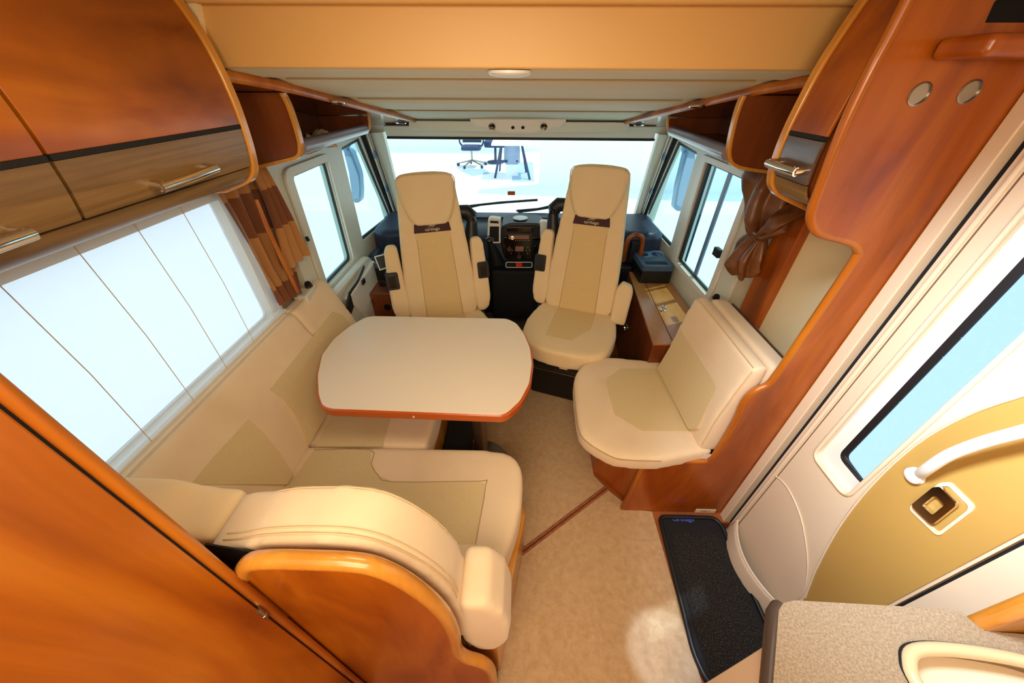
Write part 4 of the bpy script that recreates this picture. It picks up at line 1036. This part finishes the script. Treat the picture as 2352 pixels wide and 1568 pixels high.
# ================================================================== ENTRANCE DOOR (right)
XD = 1.06
dse = box('trim_12', (1.070, .344, -.16), (XR, .352, ZC-.01), M['matte_black'], bevel=0); struct(dse)
sil = box('trim_13', (1.02, .20, -.20), (XR, 1.0, -.16), M['matte_black'], bevel=0); struct(sil)
dj = box('trim_10', (1.045, .868, -.16), (XR, .908, ZC-.01), M['door'], bevel=.004); struct(dj)
dk = box('trim_11', (1.075, .848, -.15), (XR, .868, ZC-.01), M['matte_black'], bevel=0); struct(dk)
en = prism('door_1', [(XD, .352, -.16), (XD, .846, -.16), (XD, .846, 1.90), (XD, .352, 1.90)], (.035, 0, 0), M['door'],
           holes=[round_poly([(XD, .605, .69), (XD, .765, .69), (XD, .765, 1.64), (XD, .605, 1.64)], .035)], bevel=.0, angle=30)
struct(en)
tube('door_edge_bead', [(XD-.002, .826, -.15), (XD-.002, .826, 1.89)], .007, M['door'], en, n=10)
tube('door_edge_groove', [(XD+.001, .814, -.15), (XD+.001, .814, 1.89)], .0025, M['seam2'], en, n=6)
rr = round_poly([(XD-.002, .605, .69), (XD-.002, .765, .69), (XD-.002, .765, 1.64), (XD-.002, .605, 1.64)], .035)
tube('window_moulding', rr, .006, M['door'], en, n=8, closed=True)
wo = round_poly([(XD+.022, .60, .68), (XD+.022, .77, .68), (XD+.022, .77, 1.65), (XD+.022, .60, 1.65)], .03)
wi = round_poly([(XD+.022, .608, .748), (XD+.022, .722, .748), (XD+.022, .722, 1.61), (XD+.022, .608, 1.61)], .03)
fr = prism('window_frame', wo, (.012, 0, 0), M['white'], en, holes=[wi], bevel=0)
wb_ = round_poly([(XD+.028, .609, .755), (XD+.028, .706, .765), (XD+.028, .706, 1.59), (XD+.028, .609, 1.59)], .02)
prism('black_border', wi, (.004, 0, 0), M['black'], fr, holes=[wb_])
prism('pane', [p+Vector((.006, 0, 0)) for p in wi], (.004, 0, 0), M['frost'], en)
# curved tan inset
arc = OX([(1850, 1372), (1880, 1298), (1930, 1208), (2000, 1118), (2100, 1025), (2220, 955), (2352, 908)], XD-.004)
arcs = smooth_line(arc, 4)
ti = arcs+[Vector((XD-.004, .515, 1.45)), Vector((XD-.004, .50, 1.7)), Vector((XD-.004, .358, 1.7)), Vector((XD-.004, .358, -.05)), Vector((XD-.004, .44, -.05))]
prism('tan_inset', ti, (.006, 0, 0), M['tan'], en, bevel=.0015)
tube('inset_edge', [p+Vector((-.001, 0, 0)) for p in arcs], .003, M['door'], en, n=6)
# grab handle
hp = [on(u, v, 'x', x) for u, v, x in ((2110, 1092, XD-.004), (2128, 1078, XD-.035), (2180, 1045, XD-.052), (2260, 1015, XD-.058), (2352, 990, XD-.058))]
hp += [hp[-1]+(hp[-1]-hp[-2])*1.0, hp[-1]+(hp[-1]-hp[-2])*2+Vector((.05, 0, 0))]
hh = tube('grab_handle', smooth_line(hp, 5), .0125, M['white'], en, n=14, flat=((1, 0, 0), .7))
lathe('handle_foot', [(.022, 0), (.020, .010), (.012, .014), (0, .014)], M['white'], hh, loc=on(2104, 1092, 'x', XD-.006), axis=(-1, 0, 0), n=24)
# latch
lo_ = OX([(2090, 1163), (2158, 1108), (2182, 1106), (2237, 1160), (2235, 1172), (2160, 1229), (2148, 1228), (2090, 1172)], XD-.007)
lo_ = round_poly(lo_, .006)
cL = sum(lo_, Vector())/len(lo_)
li_ = [cL+(p-cL)*.84 for p in lo_]
lf = prism('latch_surround', lo_, (.006, 0, 0), M['door'], en, holes=[li_], bevel=0)
prism('latch_recess', [p+Vector((.003, 0, 0)) for p in li_], (.002, 0, 0), M['panel'], lf)
lv = [cL+(p-cL)*.70+Vector((-.010, .008, 0)) for p in lo_]; lvi = [cL+(p-cL)*.34+Vector((-.010, .008, 0)) for p in lo_]
prism('latch_lever', lv, (.008, 0, 0), M['chrome'], lf, holes=[lvi])
# moulded panel line and pocket
ml = smooth_line(OX([(1695, 1195), (1770, 1100), (1785, 1096), (1812, 1125), (1840, 1190), (1854, 1270), (1853, 1330), (1838, 1370), (1800, 1388)], XD-.002), 4)
tube('panel_moulding', ml, .0026, M['door'], en, n=8)
rs = [Vector((XD-.060*math.sin(PI*k/24)**.8, .83-.345*k/24, .10)) for k in range(25)]; nb = len(rs)
bot_ = [Vector((XD-.004-.078*math.sin(PI*k/24)**.8, .842-.345*k/24, -.13)) for k in range(25)]
def pk(i, j):
    s = i*(nb-1); k = min(int(s), nb-2); a = rs[k].lerp(rs[k+1], s-k); b = bot_[k].lerp(bot_[k+1], s-k)
    p = a.lerp(b, j); p.x -= .008*math.sin(j*PI); return p
grid('door_pocket', pk, 30, 10, M['door'], en, thick=.006)
tube('pocket_rim', rs, .005, M['door'], en, n=8)

# black boot tray in the entrance
tr = thing('boot_tray', 'black rubber mat tray on the floor at the entrance door', 'mat', (.85, .6, 0))
to = OZ([(1530, 1177), (1640, 1172), (1655, 1200), (1745, 1480), (1700, 1520), (1650, 1556), (1625, 1550), (1596, 1525), (1580, 1490), (1548, 1320), (1516, 1200), (1518, 1185)], .006)
to = [Vector((min(p.x, 1.015), p.y, .006)) for p in to]
to = [Vector(p) for p in ((.725, .875, .006), (.705, .60, .006), (.69, .36, .006), (.71, .26, .006), (1.015, .25, .006), (1.015, .875, .006))]
tor = round_poly(to, [.03, .0, .03, .05, .05, .05], 5)
prism('tray_base', tor, (0, 0, .010), M['matte_black'], tr)
cT = sum(tor, Vector())/len(tor)
tube('tray_rim', [p+Vector((0, 0, .012)) for p in tor], .010, M['black'], tr, n=10, closed=True)
inn = [(.755, .80), (.735, .60), (.722, .37), (.735, .29), (.99, .28), (.99, .80)]
prism('ribbed_pile', round_poly([(x, y, .016) for x, y in inn], .03), (0, 0, .003), M['rubber'], tr)
bc = on(1569, 1192, 'z', .018)
text('badge_lettering', 'carthago', bc, .030, M['blue'], tr, (1, 0, 0), (0, 1, 0), .001)

# ================================================================== CARPETS
def carpet(name, pts, z, m, label, bind=()):
    t = thing(name, label, 'carpet', (pts[0][0], pts[0][1], 0), 'carpet pieces')
    prism('pile', [Vector((x, y, z)) for x, y in pts], (0, 0, -z+.0015), m, t)
    for b in bind: tube('binding', [Vector((x, y, z)) for x, y in b], .006, M['binding'], t, n=8)
carpet('carpet', [(.50, 1.02), (.034, .688), (-.05, .345), (-.05, -.88), (.69, -.88), (.69, .281), (.700, .906), (.602, .915)], .008, M['carpet'],
       'tan carpet piece in the aisle nearest the camera', [[(.50, 1.02), (.034, .688)]])
carpet('carpet', [(.49, 1.035), (.030, .705), (-.0, .95), (-.38, .95), (-.60, 1.7), (-.6, 1.98), (.75, 1.98), (.75, 1.55), (.44, 1.55), (.44, 1.10)], .0075, M['carpet'],
       'tan carpet piece reaching forward under the table and the passenger seat', [[(.49, 1.035), (.030, .705)]])
carpet('cab_mat', [(-.8, 1.99), (.7, 1.99), (.7, 2.75), (-.8, 2.75)], .006, M['cabmat'], 'dark grey carpet in the cab footwell between the two seats')

# ================================================================== KITCHEN COUNTER
kc = thing('kitchen_counter', 'kitchen unit corner with speckled grey-brown worktop in the lower right foreground', 'kitchen counter', (.8, 0, 0))
ZK = .90
ko = OZ([(1789, 1400), (1800, 1384), (1825, 1378)], ZK)+OZ([(2178, 1398), (2208, 1404), (2235, 1428), (2262, 1448)], ZK)
front = ko+[Vector((1.058, on(2352, 1462, 'z', ZK).y, ZK)), Vector((1.058, -.85, ZK)), Vector((.40, -.85, ZK)), on(1776, 1568, 'z', ZK)]
sink = [(.712, .128), (.722, .165), (.755, .187), (.84, .188), (.95, .172), (1.0, .14), (1.02, .05), (1.0, -.18), (.95, -.22), (.78, -.22), (.72, -.18), (.705, 0)]
sk = smooth_line([Vector((x, y, ZK)) for x, y in sink], 5, closed=True)
prism('worktop', front, (0, 0, -.034), M['counter'], kc, holes=[sk])
tube('worktop_edge', [p+Vector((-.002, -.0, -.02)) for p in [Vector((.40, -.85, ZK)), on(1776, 1568, 'z', ZK)]+ko[:2]], .0125, M['counter_edge'], kc, n=10, flat=((0, 0, 1), 1.6))
bx = on(1771, 1472, 'z', ZK-.03)
prism('cabinet_body', [(bx.x, bx.y, .03), (1.055, bx.y, .03), (1.055, -.85, .03), (.44, -.85, .03)], (0, 0, ZK-.034-.03-.001), M['door'], kc, bevel=.003, holes=[])
s_ = thing('sink', 'round-cornered sink with cream rim set in the kitchen worktop', 'sink', (.86, 0, .75))
tube('rim', [p+Vector((0, 0, .003)) for p in sk], .011, M['sink'], s_, n=10, closed=True)
cS = sum(sk, Vector())/len(sk)
tube('seal', [cS+(p-cS)*1.055+Vector((0, 0, .0)) for p in sk], .0035, M['black'], s_, n=6, closed=True)
ns = len(sk)
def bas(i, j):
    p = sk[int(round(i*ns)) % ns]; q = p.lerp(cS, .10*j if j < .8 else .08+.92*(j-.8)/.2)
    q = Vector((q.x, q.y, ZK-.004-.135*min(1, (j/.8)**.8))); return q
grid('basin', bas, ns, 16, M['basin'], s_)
tp = thing('door_side_post', 'glossy orange wood post between the entrance door frame and worktop', 'post', (1.03, .2, .9))
pA_ = [on(2212, 1405, 'z', ZK), on(2262, 1449, 'z', ZK)]
box('post', (pA_[0].x+.005, pA_[1].y, ZK-.06), (1.060, pA_[0].y-.002, 1.85), M['rim'], tp, bevel=.02, seg=5)

# ================================================================== OUTSIDE
GZ = -.75
g = box('ground', (-40, -20, GZ-.1), (40, 60, GZ), M['ext_floor'], bevel=0); struct(g)
eb = prism('wall_showroom', OZ([(1238, 430), (1500, 441)], GZ)+[Vector((9, 10.2, GZ)), Vector((9, 10.8, GZ)), on(1238, 428, 'z', GZ)+Vector((0, .3, 0))], (0, 0, 5), M['ext_white'], bevel=0); struct(eb)
eb2 = box('wall_showroom_far', (-16, 17.4, GZ), (1.2, 17.6, 5), M['ext_white'], bevel=0); struct(eb2)
# office swivel chair
oc0 = on(1085, 382, 'z', GZ)
ch = thing('office_chair', 'blue-black swivel office chair with chrome star base outside the windscreen', 'chair', oc0)
star = bmesh.new()
for k in range(5):
    a = k*2*PI/5+.5; e_ = oc0+Vector((.52*math.cos(a), .52*math.sin(a), .09))
    add_tube(star, [oc0+Vector((0, 0, .20)), e_], [.03, .018], 8)
finish('star_base', star, M['steel'], ch, angle=60)
for k in range(5):
    a = k*2*PI/5+.5; e_ = oc0+Vector((.52*math.cos(a), .52*math.sin(a), .05))
    lathe('castor', [(.03, -.03), (.055, -.02), (.055, .02), (.03, .03)], M['ext_dark'], ch, loc=e_, axis=(math.sin(a), -math.cos(a), 0), n=14)
tube('column', [oc0+Vector((0, 0, .18)), oc0+Vector((0, 0, .55))], .035, M['steel'], ch, n=10)
soft(prism('seat', round_poly([oc0+Vector((x, y, .66)) for x, y in ((-.34, -.32), (.34, -.32), (.34, .32), (-.34, .32))], .12), (0, 0, -.12), M['ext_dark'], ch), .03, 4)
def bkf(i, j):
    x = (i-.5)*.66*(1-.15*j*j); return oc0+Vector((x, .32+.1*j-.25*x*x, .72+.75*j))
grid('backrest', bkf, 14, 14, M['ext_dark'], ch, thick=.07)
for s in (-1, 1):
    tube('armrest', smooth_line([oc0+Vector((s*.34, .2, .62)), oc0+Vector((s*.42, .15, .75)), oc0+Vector((s*.40, .1, .92)), oc0+Vector((s*.40, -.22, .92))], 4), .03, M['ext_dark'], ch, n=8)
oc1 = oc0+Vector((.80, .75, 0))
c2 = thing('office_stool', 'dark second office seat half hidden behind the blue-black swivel chair', 'chair', oc1)
soft(prism('seat', round_poly([oc1+Vector((x, y, .74)) for x, y in ((-.4, -.35), (.4, -.35), (.4, .35), (-.4, .35))], .12), (0, 0, -.2), M['ext_dark'], c2), .03, 4)
grid('backrest', lambda i, j: oc1+Vector(((i-.5)*.8, .35+.1*j, .8+.7*j)), 8, 8, M['ext_grey'], c2, thick=.08)
lathe('pedestal', [(.32, 0), (.30, .05), (.05, .08), (.04, .6)], M['ext_dark'], c2, loc=oc1, n=20)
# trestle table
t0, t1 = on(1137, 409, 'z', GZ), on(1218, 413, 'z', GZ)
yt = 12.0; zt_ = GZ+1.02
tt = thing('trestle_table', 'white trestle table with dark splayed legs outside the windscreen', 'table', (-.1, yt, GZ))
xa = on(1140, 335, 'y', yt).x; xb = on(1215, 335, 'y', yt).x; ztop = on(1175, 334, 'y', yt).z
box('table_top', (xa-.15, yt-.1, ztop), (xb+.1, yt+1.0, ztop+.05), M['ext_white'], tt, bevel=.005)
for sgn, px0, px1 in ((-1, (1152, 340), (1137, 409)), (1, (1198, 340), (1217, 413))):
    p0_ = on(*px0, 'y', yt+.3); p1_ = on(*px1, 'z', GZ); p0_.z = ztop
    tube('leg', [p0_, p1_], .035, M['ext_dark'], tt, n=8)
    tube('leg', [p0_+Vector((0, .1, 0)), Vector((p1_.x-sgn*.1, p1_.y+1.1, GZ+.005))], .03, M['ext_dark'], tt, n=8)
tube('stretcher', [on(1146, 370, 'y', yt+.3), on(1190, 370, 'y', yt+.3)], .035, M['ext_dark'], tt, n=8)
wc = on(1176, 368, 'y', yt+.5)
wbn = thing('waste_bin', 'pale rounded waste bin under the trestle table', 'bin', (wc.x, wc.y, GZ))
lathe('bucket', [(.20, 0), (.27, .02), (.24, .50), (.18, .58), (0, .58)], M['ext_grey'], wbn, loc=(wc.x, wc.y, GZ+.35), n=24)
box('stand', (wc.x-.2, wc.y-.2, GZ), (wc.x+.2, wc.y+.2, GZ+.35), M['ext_white'], wbn)
fm = prism('floor_mat', OZ([(1177, 372), (1224, 372), (1227, 417), (1176, 416)], GZ+.006), (0, 0, -.005), M['ext_floor2'])
tag(fm, 'grey-blue floor mat under the right legs of the trestle table', 'mat')
tag(prism('floor_patch', OZ([(1052, 388), (1115, 388), (1125, 398), (1085, 404), (1070, 398)], GZ+.006), (0, 0, -.005), M['ext_floor2']), 'grey-blue oval floor patch under the swivel chair', 'mat')  # flat grey-blue patch laid on the ground below the chair

# wing mirrors
for sx, px, side in ((-1, [(786, 340), (806, 345), (826, 400), (829, 440), (828, 465), (812, 468), (806, 440), (800, 395)], 'left'),
                     (1, [(1578, 342), (1600, 345), (1596, 400), (1586, 440), (1576, 480), (1560, 488), (1548, 480), (1556, 430)], 'right')):
    pts = OY(px, 3.32)
    t = thing('wing_mirror', f'grey-blue wing mirror hanging outside the {side} quarter window', 'mirror', pts[0], 'wing mirrors')
    prism('housing', round_poly(pts, .03), (0, .10, 0), M['mirror_shell'], t, bevel=.02, seg=3)
    c_ = sum(pts, Vector())/len(pts)
    low = [c_+(p-c_)*.78+Vector((0, -.003, 0)) for p in pts]
    prism('mirror_glass', low, (0, .006, 0), M['ext_grey'], t)
    top_ = max(pts, key=lambda p: p.z)
    tube('arm', [top_+Vector((0, .05, -.02)), Vector((sx*1.22, 3.14, 1.50)), Vector((sx*1.17, 3.05, 1.50))], .022, M['mirror_shell'], t, n=8)
# wipers
wi_n = wsn
def wipe(px, label, arm):
    pts = [onp(u, v, WB[0]+Vector((0, .03, 0)), wi_n) for u, v in px]
    t = thing('wiper', label, 'wiper', pts[0], 'windscreen wipers')
    tube('blade', pts, .010, M['dash_dark'], t, n=8)
    q = [onp(u, v, WB[0]+Vector((0, .045, 0)), wi_n) for u, v in arm]
    tube('arm', q, .009, M['dash_dark'], t, n=8)
wipe([(1078, 473), (1150, 465), (1235, 459)], 'dark wiper lying across the windscreen, its blade on the left half', [(1070, 478), (1110, 469), (1160, 465)])
wipe([(1186, 484), (1235, 480), (1275, 471)], 'dark wiper low on the windscreen behind the passenger headrest', [(1190, 487), (1230, 482), (1260, 477)])
stp = [onp(u, v, WB[0]+Vector((0, -.01, 0)), wi_n) for u, v in ((1166, 439), (1183, 439), (1183, 448), (1166, 448))]
sk_ = prism('windscreen_sticker', round_poly(stp, .006), wi_n*.001, M['orange']); tag(sk_, 'small orange sticker on the lower middle of the windscreen', 'sticker')

settle()
